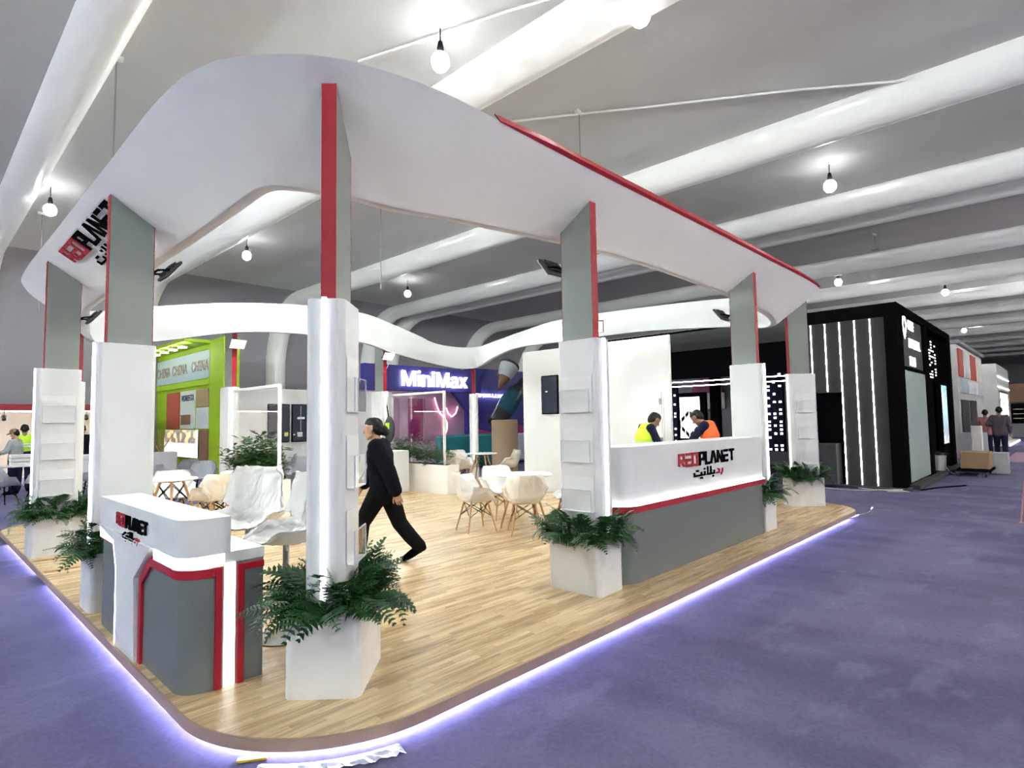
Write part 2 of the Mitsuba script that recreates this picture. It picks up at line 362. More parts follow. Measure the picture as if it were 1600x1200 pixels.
# joint between the two halves of the platform
part(k, 'joint_strip', bx(0.03, 0.62, 5.30, 5.36, PT, PT + 0.012, .004), 'leg_wood')
part(k, 'joint_strip', bx(0.03, 0.60, 6.02, 6.06, PT, PT + 0.010, .004), 'leg_wood')

# ================================================================== CANOPY (a closed ribbon leaning outwards)
pairs = [((.02, 7.4, 3.70), (.67, 7.2, 3.29)), ((.02, 5.0, 3.71), (.67, 5.2, 3.29)), ((.02, 3.0, 3.71), (.67, 3.4, 3.29)), ((.03, 1.6, 3.72), (.66, 2.2, 3.30)),
         ((.11, 1.05, 3.72), (.68, 1.67, 3.32)), ((.28, .75, 3.72), (.78, 1.45, 3.30)), ((.54, .50, 3.72), (.97, 1.25, 3.26)), ((.88, .36, 3.72), (1.2, 1.10, 3.22)),
         ((1.3, .29, 3.72), (1.5, 1.02, 3.20)), ((1.8, .29, 3.72), (1.95, .97, 3.23)), ((3.0, .31, 3.72), (2.9, .95, 3.30)), ((4.2, .31, 3.72), (4.0, .92, 3.36)),
         ((5.5, .31, 3.72), (5.4, .90, 3.38)), ((7.0, .32, 3.72), (7.0, .90, 3.35)), ((8.4, .33, 3.72), (8.2, .90, 3.28)), ((9.3, .38, 3.72), (8.85, .92, 3.20)),
         ((9.8, .55, 3.73), (9.18, 1.05, 3.14)), ((10.0, 1.0, 3.77), (9.28, 1.35, 3.14)), ((9.97, 1.8, 3.86), (9.22, 1.9, 3.22)), ((9.75, 3.5, 3.92), (9.15, 3.6, 3.33)),
         ((9.6, 5.9, 3.94), (9.1, 5.6, 3.33)), ((9.62, 7.2, 3.81), (9.1, 6.85, 3.33)), ((9.8, 8.3, 3.71), (9.2, 7.75, 3.20)), ((9.85, 9.05, 3.63), (9.2, 8.35, 3.0)),
         ((9.25, 9.28, 3.58), (8.8, 8.6, 2.93)), ((8.4, 9.32, 3.62), (8.2, 8.65, 2.96)), ((7.8, 9.32, 3.79), (7.35, 8.65, 3.07)), ((6.9, 9.32, 4.02), (6.46, 8.65, 3.23)),
         ((6.2, 9.32, 4.15), (5.8, 8.65, 3.36)), ((4.95, 9.32, 4.15), (4.6, 8.65, 3.41)), ((3.4, 9.32, 4.0), (3.3, 8.65, 3.33)), ((2.05, 9.3, 3.75), (1.85, 8.6, 3.02)),
         ((1.1, 9.1, 3.52), (1.05, 8.4, 2.91)), ((.42, 8.7, 3.50), (.78, 8.0, 2.96)), ((.08, 8.1, 3.62), (.68, 7.6, 3.2))]
TT = catmull([p[0] for p in pairs], 8); BB = catmull([p[1] for p in pairs], 8)
N = len(TT); dirs = np.roll(TT + BB, -1, 0) - np.roll(TT + BB, 1, 0); dirs /= np.linalg.norm(dirs, axis=1)[:, None]
down = BB - TT; down /= np.linalg.norm(down, axis=1)[:, None]
nin = np.cross(dirs, down); nin /= np.linalg.norm(nin, axis=1)[:, None]
if nin[0, 2] < 0: nin = -nin
thk = 0.085
hin = nin * [1, 1, 0]; hin /= np.linalg.norm(hin, axis=1)[:, None]
ringv = np.stack([TT, BB, BB + hin * thk * 1.15, TT + hin * thk * 1.15], 1)          # N,4,3
V = ringv.reshape(-1, 3); F = []
for i in range(N):
    j = (i + 1) % N
    for a in range(4):
        b = (a + 1) % 4; F += [(4 * i + a, 4 * j + a, 4 * j + b), (4 * i + a, 4 * j + b, 4 * i + b)]
can = trimesh.Trimesh(V, F, process=False); can.fix_normals()
ck = thing('canopy', 'white ribbon shaped canopy ring leaning outwards on top of the stand posts', 'canopy')
part(ck, 'band', can, 'canopy', 35)
sel = [i for i in range(N) if TT[i, 1] < 0.6 and 1.75 < TT[i, 0] < 9.4]
tv, tf = [], []
for q, i in enumerate(sel):
    h = 0.032 * min(1, (TT[i, 0] - 1.7) / 0.7); o = nin[i] * -0.004
    a = TT[i] + o - down[i] * h; b = TT[i] + o + down[i] * 0.004; c = b + nin[i] * thk; d = a + nin[i] * thk
    tv += [a, b, c, d]
for q in range(len(sel) - 1):
    for a in range(4):
        b = (a + 1) % 4; tf += [(4 * q + a, 4 * q + 4 + a, 4 * q + 4 + b), (4 * q + a, 4 * q + 4 + b, 4 * q + b)]
mt = trimesh.Trimesh(tv, tf, process=False); mt.fix_normals()
part(ck, 'red_rim', mt, 'red', 35, label='red rim strip along the top edge')
# sign on the left side of the canopy: reads towards -y, on the leaning face
uyv = np.array([.02 - .67, 0, 3.71 - 3.29]); uyv /= np.linalg.norm(uyv)
uxv = np.array([0, -1.0, 0]); uzv = np.cross(uxv, uyv)
base = np.array([.02, 0, 3.705]) - uyv * 0.325
logo_parts(ck, frame(base + np.array([0, 5.74, 0]) + uzv * 0.003, uxv, uyv, uzv), 2.15 / 9.4, .19, outline=True)

# ================================================================== PLANTS
rng = np.random.default_rng(7)
def frond_mesh(L=0.3, droop=0.5, n=13, wid=0.055, seed=0):
    r = np.random.default_rng(seed); V, F = [], []
    s = np.linspace(0, 1, n + 1); ang = 0.9 - (0.9 + droop * 1.6) * s
    px = np.concatenate([[0], np.cumsum(np.cos(ang[:-1]) * L / n)]); pz = np.concatenate([[0], np.cumsum(np.sin(ang[:-1]) * L / n)])
    for i in range(n):     # rachis
        w = 0.003 * (1 - i / n) + 0.001; b = len(V)
        V += [(px[i], -w, pz[i]), (px[i], w, pz[i]), (px[i + 1], w, pz[i + 1]), (px[i + 1], -w, pz[i + 1])]; F += [(b, b + 1, b + 2), (b, b + 2, b + 3)]
    for i in range(1, n + 1):
        t = i / n; l = wid * (0.45 + 1.1 * math.sin(math.pi * min(1, 0.12 + 0.85 * t))) * (1 - 0.55 * t ** 3); wl = L / n * 0.62
        for sd in (-1, 1):
            b = len(V); j = r.uniform(-.15, .15); fwd = 0.45 * l; dz = -0.18 * l + r.uniform(-.1, .1) * l
            V += [(px[i] - wl * .5, 0, pz[i]), (px[i] + fwd * .45 - wl * .5, sd * l * .55, pz[i] + dz * .1 + .004), (px[i] + fwd + j * l, sd * l, pz[i] + dz), (px[i] + fwd * .5 + wl * .55, sd * l * .5, pz[i] + dz * .2), (px[i] + wl * .5, 0, pz[i])]
            F += [(b, b + 1, b + 3), (b + 1, b + 2, b + 3), (b, b + 3, b + 4)]
    return trimesh.Trimesh(V, F, process=False)
FR = [mikit.ply(frond_mesh(L, d, seed=i), 'mat_leaf', True) for i, (L, d) in enumerate(((.27, .1), (.30, .55), (.25, .8), (.33, .75), (.22, .25)))]
def leafy_frond(L=0.3, seed=0):
    r = np.random.default_rng(seed); V, F = [], []
    for i in range(9):
        a = r.uniform(0, 6.28); t = r.uniform(.25, 1) * L; ln = r.uniform(.07, .12); w = ln * .2
        c = np.array([t * .35 * math.cos(seed), t * .35 * math.sin(seed), t]); d = np.array([math.cos(a), math.sin(a), r.uniform(-.1, .9)]); d /= np.linalg.norm(d)
        sdv = np.cross(d, (0, 0, 1)); sdv /= np.linalg.norm(sdv); b = len(V)
        V += [c, c + d * ln * .5 + sdv * w, c + d * ln + np.array([0, 0, -.02]), c + d * ln * .5 - sdv * w, ]; F += [(b, b + 1, b + 2), (b, b + 2, b + 3)]
    return trimesh.Trimesh(V, F, process=False)
LF = [mikit.ply(leafy_frond(.24 + .05 * i, i + 3), 'mat_leaf_light', False) for i in range(4)]
def fern(center, o, t, w, d, z, label, n=34, scale=1.12, seed=1, hole=None):
    """fronds rooted round the foot of a post; o outward, t sideways"""
    r = np.random.default_rng(seed); k = thing('fern', label, 'plant', None)
    for i in range(n):
        u = i / n * 2 * math.pi + r.uniform(-.15, .15); cx, cy = math.cos(u), math.sin(u)
        m_ = max(abs(cx), abs(cy)); q = r.uniform(.60, .98)
        p = center + o * (cx / m_ * d / 2 * q) + t * (cy / m_ * w / 2 * q)
        dirv = o * cx + t * cy; a = math.atan2(dirv[1], dirv[0]) + r.uniform(-.9, .9)
        s = scale * r.uniform(.7, 1.1); tilt = r.uniform(-1.25, .35)
        M = rz(a); R = np.eye(4); c_, s_ = math.cos(tilt), math.sin(tilt); R[0, 0], R[0, 2], R[2, 0], R[2, 2] = c_, s_, -s_, c_
        ro = r.uniform(-.5, .5); X = np.eye(4); X[1, 1], X[1, 2], X[2, 1], X[2, 2] = math.cos(ro), -math.sin(ro), math.sin(ro), math.cos(ro)
        S = np.diag([s, s, s, 1]); M = M @ R @ X @ S; M[:3, 3] = (p[0], p[1], z + r.uniform(-.01, .03))
        scene[f'{k}__frond' + (f'_{i:03d}' if i else '')] = {**FR[r.integers(len(FR))], 'to_world': tw(M)}
    return k

# ================================================================== DISPLAY COLUMNS
def column(cx, cy, o, where, fern_label, holders=None, hl=None, seed=0, zo=3.66, zi=3.40, nf=125, led=(True, False), pl_d=.56, pl_w=.38, flood=None, planter=True, td=.47):
    o = np.array([o[0], o[1], 0.0]); o /= np.linalg.norm(o); t = np.array([-o[1], o[0], 0])
    M = frame((cx, cy, 0), t, -o, (0, 0, 1))            # local x sideways, y inward from the outer face
    M[:3, 0] = -t if np.linalg.det(M[:3, :3]) < 0 else t
    k = thing('display_column', f'white display column with grey red-edged fin {where}', 'column')
    if planter:
        P = rrect(-pl_w / 2, pl_w / 2, 0, pl_d, .05)
        hol = rrect(-pl_w / 2 + .025, pl_w / 2 - .025, .025, pl_d - .025, .03)
        part(k, 'planter_box', xf(cat(prism(P.difference(hol), PT, .57), prism(hol, PT, .50)), M), 'planter', 40)
        part(k, 'soil', xf(prism(hol, .50, .525), M), 'soil')
    z0 = .525 if planter else PT
    tw_ = rrect(-.11, .11, .03, td, .045, 8)
    part(k, 'tower', xf(prism(tw_, z0, 2.32), M), 'white', 40)
    if led[0]: emit(part(k, 'light_strip', xf(bx(-.014, .014, .012, .029, .62, 2.325), M), 'white'), L_STRIP, (.97, .99, 1.0), 0.3)
    if led[1]: emit(part(k, 'light_strip', xf(bx(-.014, .014, td + .001, td + .018, .62, 2.325), M), 'white'), L_STRIP, (.97, .99, 1.0), 0.3)
    def finm(x0, x1, y0, y1):
        f = lambda y: zo + (zi - zo) * (y - .10) / .36
        v = [(x0, y0, 2.30), (x1, y0, 2.30), (x1, y1, 2.30), (x0, y1, 2.30), (x0, y0, f(y0)), (x1, y0, f(y0)), (x1, y1, f(y1)), (x0, y1, f(y1))]
        return trimesh.Trimesh(v).convex_hull
    part(k, 'fin', xf(finm(-.043, .043, .106, .444), M), 'grey_fin')
    part(k, 'red_edge', xf(finm(-.044, .044, .101, .1055), M), 'red')
    part(k, 'red_edge', xf(finm(-.044, .044, .4445, .449), M), 'red')
    if fern_label:
        c = np.array([cx, cy, 0]) - o * pl_d / 2
        fern(c, o, t, pl_w, pl_d, .53, fern_label, nf, seed=seed + 11)
    if holders:
        side, rows = holders                             # side +1 / -1: which broad face
        for (za, zb, lb) in rows:
            h = thing('brochure_holder', lb, 'brochure holder', 'clear brochure holders on the columns')
            x = side * .1115
            def pl(y0, y1, z0_, z1_, xo, th_=.004): return xf(bx(x + side * xo, x + side * (xo + th_), y0, y1, z0_, z1_), M)
            part(h, 'back_plate', pl(.08, td - .06, za, zb, 0.001, .003), 'white_gloss')
            zc = za + (zb - za) * .62
            qv = [(x + side * .006, .086, za), (x + side * .049, .086, za), (x + side * .049, .0 + td - .066, za), (x + side * .006, .0 + td - .066, za)]; qv = qv + [(a_, b_, zc) for a_, b_, _ in qv]
            part(h, 'pocket', xf(trimesh.Trimesh(qv, [f_ for i_ in range(3) for f_ in ((i_, i_ + 1, i_ + 5), (i_, i_ + 5, i_ + 4))], process=False), M), 'acrylic')
            part(h, 'base_edge', xf(bx(x + side * .005, x + side * .05, .085, td - .065, za - .006, za), M), 'white_gloss')
            ed = [bx(x + side * .044, x + side * .052, .083, .088, za, zc), bx(x + side * .044, x + side * .052, td - .068, td - .063, za, zc), bx(x + side * .044, x + side * .052, .083, td - .063, zc - .004, zc)]
            part(h, 'bright_edge', xf(cat(*ed), M), 'film')
    if flood:
        z, lb, wgt = flood
        f = thing('floodlight', lb, 'floodlight')
        # pivot inside the fin's inner edge, lamp tilted down towards the stand
        ty, tz = .60, z
        A = np.eye(4); a = math.radians(-38); A[1, 1], A[1, 2], A[2, 1], A[2, 2] = math.cos(a), -math.sin(a), math.sin(a), math.cos(a); A[:3, 3] = (0, ty, tz)
        part(f, 'housing', xf(bx(-.14, .14, -.03, .0, -.10, .10, .012), M @ A), 'dark_grey')
        part(f, 'fins', xf(cat(*[bx(-.1, .1, -.05, -.03, q - .006, q + .006) for q in (-.06, -.03, 0, .03, .06)]), M @ A), 'dark_grey')
        part(f, 'bezel', xf(cat(bx(-.142, .142, .0, .008, .088, .102), bx(-.142, .142, .0, .008, -.102, -.088), bx(-.142, -.126, .0, .008, -.102, .102), bx(.126, .142, .0, .008, -.102, .102)), M @ A), 'white_gloss')
        part(f, 'bracket', xf(cat(tube((-.1, .458, z - .02), (-.1, ty - .03, tz), .01, n=6), tube((.1, .458, z - .02), (.1, ty - .03, tz), .01, n=6), tube((-.1, .462, z - .02), (.1, .462, z - .02), .01, n=6)), M), 'black')
        q = trimesh.Trimesh([(-.124, .003, -.086), (.124, .003, -.086), (.124, .003, .086), (-.124, .003, .086)], [(0, 2, 1), (0, 3, 2)], process=False)
        emit(part(f, 'lens', xf(q, M @ A), 'white'), L_FLOOD * wgt, FLOOD_TINT, 2.0)
    return k
H4 = lambda where: [(1.67, 1.99, f'clear brochure holder, top one on the column {where}'), (1.23, 1.53, f'clear brochure holder, middle one on the column {where}'), (.80, 1.10, f'clear brochure holder, lowest one on the column {where}')]
FL = 'black floodlight on the inner fin edge '
column(.58, .52, (-1, -1), 'at the front corner of the stand, nearest the camera', 'bushy fern in the planter of the front corner column', (1, H4('at the front corner')), seed=1, nf=190, pl_w=.42, pl_d=.60, zo=3.64, zi=3.33, td=.42)
column(.04, 3.47, (-1, 0), 'at the far end of the small reception counter', 'fern in the planter behind the small reception counter', None, seed=2, nf=125, flood=(3.03, FL + 'above the small reception counter', 1))
column(.02, 6.46, (-1, 0), 'leftmost on the stand, past the small counter', 'fern in the leftmost planter of the stand', (1, H4('at the left end')), seed=3, nf=125, flood=(3.0, FL + 'of the leftmost column', 1))
column(3.24, .43, (0, -1), 'at the near end of the long counter', 'fern in the planter at the near end of the long counter', (-1, H4('near end of the long counter')), seed=4, nf=125, flood=(3.05, FL + 'by the near end of the long counter', .6))
column(7.00, .43, (0, -1), 'at the far end of the long counter', 'fern in the planter just past the far end of the long counter', None, seed=5, nf=125, flood=(3.05, FL + 'by the far end of the long counter', .4))
column(9.77, .64, (1, -1), 'at the right corner of the stand beside the black stand', 'fern in the planter at the right corner of the stand', (-1, H4('at the right corner')), seed=6, nf=125, led=(True, True), zo=3.62, zi=3.36)
column(3.27, 9.30, (0, 1), 'at the back beside the left glass partition', None, None, seed=7, led=(False, True), planter=False, zo=3.85, zi=3.45, flood=(3.12, 'glaring white LED floodlight on the back column by the left glass partition', .55))
column(6.62, 9.30, (0, 1), 'at the back beside the middle glass partition', None, None, seed=8, led=(False, True), planter=False, zo=3.95, zi=3.45, flood=(3.12, 'glaring white LED floodlight on the back column by the middle glass partition', .55))
column(9.62, 9.10, (1, 1), 'at the back right corner of the stand', None, None, seed=9, led=(False, True), planter=False, zo=3.5, zi=3.1)
column(.55, 8.95, (-1, 1), 'at the back left corner, hidden behind the leftmost column', None, None, seed=10, led=(False, False), planter=False, zo=3.4, zi=3.05)
# glaring floodlight on the white room
def wall_flood(p, aim, label, wgt):
    f = thing('floodlight', label, 'floodlight'); p = np.array(p); d = np.array(aim, float); d /= np.linalg.norm(d)
    x = np.cross((0, 0, 1), d); x /= np.linalg.norm(x); M = frame(p, x, d, np.cross(x, d)); 
    part(f, 'housing', xf(bx(-.16, .16, -.05, 0, -.12, .12, .012), M), 'dark_grey')
    q = trimesh.Trimesh([(-.14, .003, -.10), (.14, .003, -.10), (.14, .003, .10), (-.14, .003, .10)], [(0, 2, 1), (0, 3, 2)], process=False)
    if q.face_normals[0, 1] < 0: q.invert()
    q = xf(q, M)
    if np.dot(q.face_normals[0], d) < 0: q.invert()
    emit(part(f, 'lens', q, 'white'), L_FLOOD * wgt, FLOOD_TINT, 2.0)
    part(f, 'bracket', cat(tube(p - d * .05, (p[0] + .22, p[1], p[2] - .02), .012, n=6)), 'black')

# ================================================================== RECEPTION COUNTERS
def outline(pts, r): return Polygon(pts).buffer(-r, join_style=2).buffer(r, quad_segs=8)
# small counter (left side)
cs = thing('reception_counter', 'small white and grey reception counter with red trim at the front left of the stand', 'counter')
base = Polygon([(.055, 2.92), (.055, 1.09), (.50, 1.09), (.50, 2.92)]); base = unary_union([base.buffer(-.14).buffer(.14, quad_segs=10), sbox(.055, 1.5, .50, 2.92), sbox(.3, 1.09, .50, 1.5)])
part(cs, 'base', prism(base, PT, .80), 'grey', 40)
part(cs, 'shelf', prism(base.buffer(.004, join_style=2), .80, .862), 'white_gloss', 40)
upp = Polygon([(.03, 2.92), (.03, 1.07), (.30, 1.07), (.30, 2.92)]); upp = unary_union([upp.buffer(-.12).buffer(.12, quad_segs=10), sbox(.03, 1.5, .30, 2.92), sbox(.17, 1.07, .30, 1.5)])
part(cs, 'upper_shell', prism(upp, .862, 1.07), 'white', 40)
# central white tapering leg on the outer face
legp = Polygon([(2.34, PT), (1.88, PT), (1.93, .62), (1.67, .80), (1.58, .862), (2.92, .862), (2.45, .80), (2.36, .62)])
def onface(poly, x0, x1): 
    m = prism(poly, 0, x1 - x0); return xf(m, frame((x0, 0, 0), (0, 1, 0), (0, 0, 1), (1, 0, 0)))
part(cs, 'front_leg', onface(legp, .018, .054), 'white')
def band2d(pts, w): return LineString(pts).buffer(w / 2, cap_style=2, join_style=2)
rp = band2d([(1.85, PT), (1.85, .615), (1.645, .765), (1.23, .765)], .05)
lp = band2d([(2.92, .775), (2.47, .775)], .04)
part(cs, 'red_trim', onface(rp, .036, .054), 'red'); part(cs, 'red_trim', onface(lp, .036, .054), 'red')
# red trim round the near corner and along the near end
def corner_band(z0, z1, off, a0=0, a1=math.pi / 2, c=(.195, 1.23), r=.14):
    th_ = np.linspace(math.pi, 1.5 * math.pi, 12); V, F = [], []
    for a in th_:
        for rr in (r, r + off):
            for z in (z0, z1): V.append((c[0] + rr * math.cos(a), c[1] + rr * math.sin(a), z))
    for i in range(11):
        p, q = 4 * i, 4 * i + 4
        F += [(p + 2, q + 2, q + 3), (p + 2, q + 3, p + 3), (p + 1, p + 3, q + 3), (p + 1, q + 3, q + 1), (p, q + 2, p + 2), (p, q, q + 2), (p, p + 1, q + 1), (p, q + 1, q)]
    return trimesh.Trimesh(V, F, process=False)
part(cs, 'red_trim', corner_band(.735, .785, .018), 'red', 40)
def endface(x0, x1, z0, z1, d=.018): return bx(x0, x1, 1.09 - d, 1.089, z0, z1, .003)
part(cs, 'red_trim', endface(.195, .222, .735, .785), 'red'); part(cs, 'red_trim', endface(.222, .262, PT, .785), 'red')
part(cs, 'red_trim', endface(.345, .385, PT, .785), 'red'); part(cs, 'red_trim', endface(.385, .50, .745, .785), 'red')
# light strips
emit(part(cs, 'light_strip', endface(.272, .335, PT + .002, .80, .012), 'white'), 2.4, (1, 1, 1), .3)
emit(part(cs, 'light_strip', corner_band(.788, .860, .016), 'white', 40), 2.6, (1, 1, 1), .3)
emit(part(cs, 'light_strip', onface(band2d([(1.23, .825), (1.58, .825)], .066), .036, .054), 'white'), 2.6, (1, 1, 1), .3)
emit(part(cs, 'light_strip', onface(band2d([(2.40, PT), (2.40, .60), (2.50, .805), (2.92, .812)], .085), .030, .056), 'white'), 2.6, (1, 1, 1), .3)
emit(part(cs, 'light_strip', endface(.20, .272, .788, .860, .012), 'white'), 2.4, (1, 1, 1), .3)
logo_parts(cs, frame((.0295, 2.40, .925), (0, -1, 0), (0, 0, 1), (-1, 0, 0)), .73 / 9.4, .078)
# long counter (right side)
cl = thing('reception_counter', 'long white and grey reception counter on the right side of the stand', 'counter')
def cpoly(y0, x0, x1, y1, r):
    a = np.linspace(math.pi, 1.5 * math.pi, 14)
    return Polygon([(x1, y0), (x1, y1), (x0, y1)] + [(x0 + r + r * math.cos(q), y0 + r + r * math.sin(q)) for q in a])
part(cl, 'base', prism(cpoly(.43, 3.47, 6.69, 1.02, .20), PT, .76), 'grey', 40)
part(cl, 'red_trim', prism(cpoly(.392, 3.432, 6.695, 1.02, .24), .742, .80), 'red', 40)
part(cl, 'upper_shell', prism(cpoly(.425, 3.465, 6.70, .82, .205), .80, 1.34), 'white', 40)
part(cl, 'work_top', prism(sbox(3.7, .82, 6.69, 1.10), .845, .875), 'white_gloss')
stp = cpoly(.397, 3.437, 6.69, .80, .235).difference(cpoly(.417, 3.457, 6.80, .90, .213))
emit(part(cl, 'light_strip', prism(stp, .801, .818), 'white', 40), 7.0, (1, 1, 1), .6)
logo_parts(cl, frame((4.47, .4245, 1.10), (1, 0, 0), (0, 0, 1), (0, -1, 0)), 1.36 / 9.4, .13)

# ================================================================== WHITE ROOM AND PARTITIONS ON THE STAND
rk = struct('wall_room', 'white room block at the back right of the stand', 'wall', cat(bx(8.4, 8.46, 2.62, 6.18, PT, 3.10, .004), bx(8.46, 9.05, 3.4, 6.15, PT, 3.08, .004)), 'white')
dk = struct('door_1', 'cream flush door in the white room wall behind the long counter', 'door', bx(8.375, 8.4, 2.80, 3.25, PT + .01, 2.08, .004), 'warm_white')
for z in (.45, 1.15, 1.85): part(dk, 'hinge', bx(8.366, 8.378, 2.79, 2.84, z, z + .11, .002), 'steel')
part(dk, 'door_frame', cat(bx(8.385, 8.402, 2.76, 2.795, PT, 2.12), bx(8.385, 8.402, 3.255, 3.29, PT, 2.12), bx(8.385, 8.402, 2.76, 3.29, 2.085, 2.12)), 'white')
t = thing('television', 'upright black screen on the white room wall beside the long counter column', 'screen')
part(t, 'casing', bx(8.36, 8.40, 5.17, 5.62, 1.73, 2.54, .006), 'black'); part(t, 'screen', bx(8.356, 8.361, 5.19, 5.60, 1.75, 2.52), 'tv')
part(t, 'painted_reflection', bx(8.354, 8.3565, 5.44, 5.51, 2.19, 2.215), 'poster_white')  # small pale slab painted in for a reflection on the screen
fp = (8.25, 4.10, 3.40)
wall_flood(fp, (-.74, -.52, -.42), 'glaring white LED floodlight on the white room, beside the column at the long counter', .6)

def partition(x, y0, y1, w, label, fl, seed, yf):
    k = thing('partition_planter', label, 'planter')
    P = rrect(x - w / 2, x + w / 2, y0, y1, .06); hol = rrect(x - w / 2 + .03, x + w / 2 - .03, y0 + .03, y1 - .03, .03)
    part(k, 'planter_box', cat(prism(P.difference(hol), PT, .70), prism(hol, PT, .60)), 'warm_white', 40)
    part(k, 'soil', prism(hol, .60, .645), 'soil')
    fk = thing('glass_screen', fl, 'glass screen')
    zt = 2.27
    part(fk, 'frame', cat(bx(x - .025, x + .025, yf, yf + .05, .645, zt, .004), bx(x - .025, x + .025, yf, y1, zt - .05, zt, .004), bx(x - .02, x + .02, y1 - .04, y1, .645, zt - .05, .004), bx(x - .02, x + .02, yf, y1, .645, .675, .004)), 'white_gloss')
    q = trimesh.Trimesh([(x, yf + .05, .675), (x, y1 - .04, .675), (x, y1 - .04, zt - .05), (x, yf + .05, zt - .05)], [(0, 1, 2), (0, 2, 3)], process=False)
    part(fk, 'pane', q, 'glass')
    return k
partition(3.25, 6.80, 8.78, .36, 'long white planter box of the left glass partition', 'white framed glass screen standing in the left planter box', 1, 6.86)
partition(6.98, 6.90, 9.1, .40, 'long pale planter box of the middle glass partition', 'white framed glass screen standing in the middle planter box', 2, 7.15)
def bush(x, y0, y1, label, n, seed, hmax, spread=.16):
    r = np.random.default_rng(seed); k = thing('leafy_plant', label, 'plant')
    for i in range(n):
        y = r.uniform(y0, y1); a = r.uniform(0, 6.28); s = r.uniform(.8, 1.3) * hmax
        M = rz(a) @ np.diag([s, s, s, 1]); M[:3, 3] = (x + r.uniform(-spread, spread), y, .62 + r.uniform(0, .12))
        scene[f'{k}__spray' + (f'_{i:03d}' if i else '')] = {**LF[r.integers(4)], 'to_world': tw(M)}
    for i in range(n // 2):
        y = r.uniform(y0, y1); a = r.uniform(0, 6.28); M = rz(a) @ np.diag([.8, .8, .8, 1]); M[:3, 3] = (x + r.uniform(-.1, .1), y, .645)
        scene[f'{k}__frond' + (f'_{i:03d}' if i else '')] = {**FR[r.integers(5)], 'to_world': tw(M)}
bush(3.25, 6.9, 7.5, 'dense dark green plant at the near end of the left planter box', 60, 21, .85)
bush(3.25, 7.3, 8.0, 'tall bushy plant in the middle of the left planter box', 90, 22, 1.6)
bush(3.25, 8.1, 8.65, 'leafy plant at the far end of the left planter box', 50, 23, 1.1)
bush(6.98, 7.0, 7.9, 'green plant at the near end of the middle planter box', 70, 24, .9)
bush(6.98, 7.9, 8.95, 'green plant at the far end of the middle planter box', 80, 25, 1.2)

# ================================================================== CHAIRS AND TABLES
def shell_mesh(arm=.20, back=.80, seat=.43, w=.30, wr=.016):
    prof = [(.23, seat - .015), (.17, seat + .005), (.06, seat - .008), (-.08, seat - .02), (-.17, seat + .0), (-.225, seat + .07), (-.255, seat + .19), (-.285, back - .08), (-.30, back)]
    hh = [.0, .10, .9, 1.0, .95, .62, .30, .10, .0]; ww = [.78, .90, 1.0, 1.0, .98, .95, .90, .82, .66]
    U = np.linspace(-1, 1, 15); V = []
    for (px, pz), h, wd in zip(prof, hh, ww):
        for u in U:
            e = max(0, abs(u) - .45) / .55; e = e * e
            fwd = .16 * e * (1 if h < .7 and pz > seat + .05 else 0)
            V.append((px + fwd, u * w * wd, pz + e * arm * h + .012 * (1 - u * u) * -1))
    m = trimesh.Trimesh(V, grid_faces(len(prof), 15), process=False)
    m = m.subdivide().subdivide(); n = m.vertex_normals
    if wr: w_ = meshkit.fbm(m.vertices * [13, 9, 11] + 3 * meshkit.noise(m.vertices * 7)[:, None], 3, 4); m.vertices = m.vertices + n * (wr * (1 - np.abs(2 * w_ - 1) * 2.2))[:, None]; n = m.vertex_normals
    o = m.copy(); o.vertices = m.vertices - n * .012; o.invert()
    return trimesh.util.concatenate([m, o])
SHELL = {c: mikit.ply(shell_mesh(wr=0 if c == 'chair_grey' else .016), 'mat_' + c, True) for c in ('wrapped', 'wrapped_cream', 'chair_grey')}
def leg_set(top, bot, zt, r0=.014, r1=.010): return [tube((sx * bot, sy * bot, 0), (sx * top, sy * top, zt), r1, r0, n=8) for sx in (-1, 1) for sy in (-1, 1)]
LEG = [mikit.ply(m, 'mat_leg_wood', 40) for m in leg_set(.12, .21, .40)]
LEGB = [mikit.ply(m, 'mat_black', 40) for m in leg_set(.12, .21, .40)]
def braces(top, bot, z0, z1, r=.005):
    out = []
    for a in range(4):
        M = rz(a * math.pi / 2); p = lambda s, z: (np.interp(z, (z0, z1), (bot, top)), s * np.interp(z, (z0, z1), (bot, top)), z)
        out.append(xf(cat(tube(p(-1, z0), p(1, z1), r, n=5), tube(p(1, z0), p(-1, z1), r, n=5)), M))
    return out
BRC = [mikit.ply(m, 'mat_black') for m in braces(.125, .165, .20, .38)]
def chair(x, y, a, label, group=None, c='wrapped', z=PT, black=False):
    k = thing('shell_chair', label, 'chair', group); M = tw(rz(a, (x, y, z)))
    part(k, 'shell', SHELL[c], None, to_world=M)
    for l in (LEGB if black else LEG): part(k, 'leg', l, None, to_world=M)
    for b in BRC: part(k, 'wire_brace', b, None, to_world=M)
    return k
TLEG = [mikit.ply(m, 'mat_leg_wood', 40) for m in leg_set(.10, .27, .70, .020, .013)]
TBRC = [mikit.ply(m, 'mat_black') for m in braces(.12, .19, .36, .66, .006)]
def table(x, y, r, label, z=PT):
    k = thing('round_table', label, 'table')
    part(k, 'top', lathe([(0, 0), (r - .01, 0), (r, .008), (r, .02), (r - .008, .026), (0, .026)], 40, (x, y, z + .715)), 'white_gloss', 40)
    M = tw(rz(.5, (x, y, z)))
    for l in TLEG: part(k, 'leg', l, None, to_world=M)
    for b in TBRC: part(k, 'wire_brace', b, None, to_world=M)
    part(k, 'hub', lathe([(0, .69), (.13, .69), (.13, .715), (0, .715)], 16, (x, y, z)), 'black')
def face(x, y, tx, ty): return math.atan2(ty - y, tx - x)
tx, ty = 5.15, 3.22
table(tx, ty, .42, 'round white table with wooden legs in front of the white room')
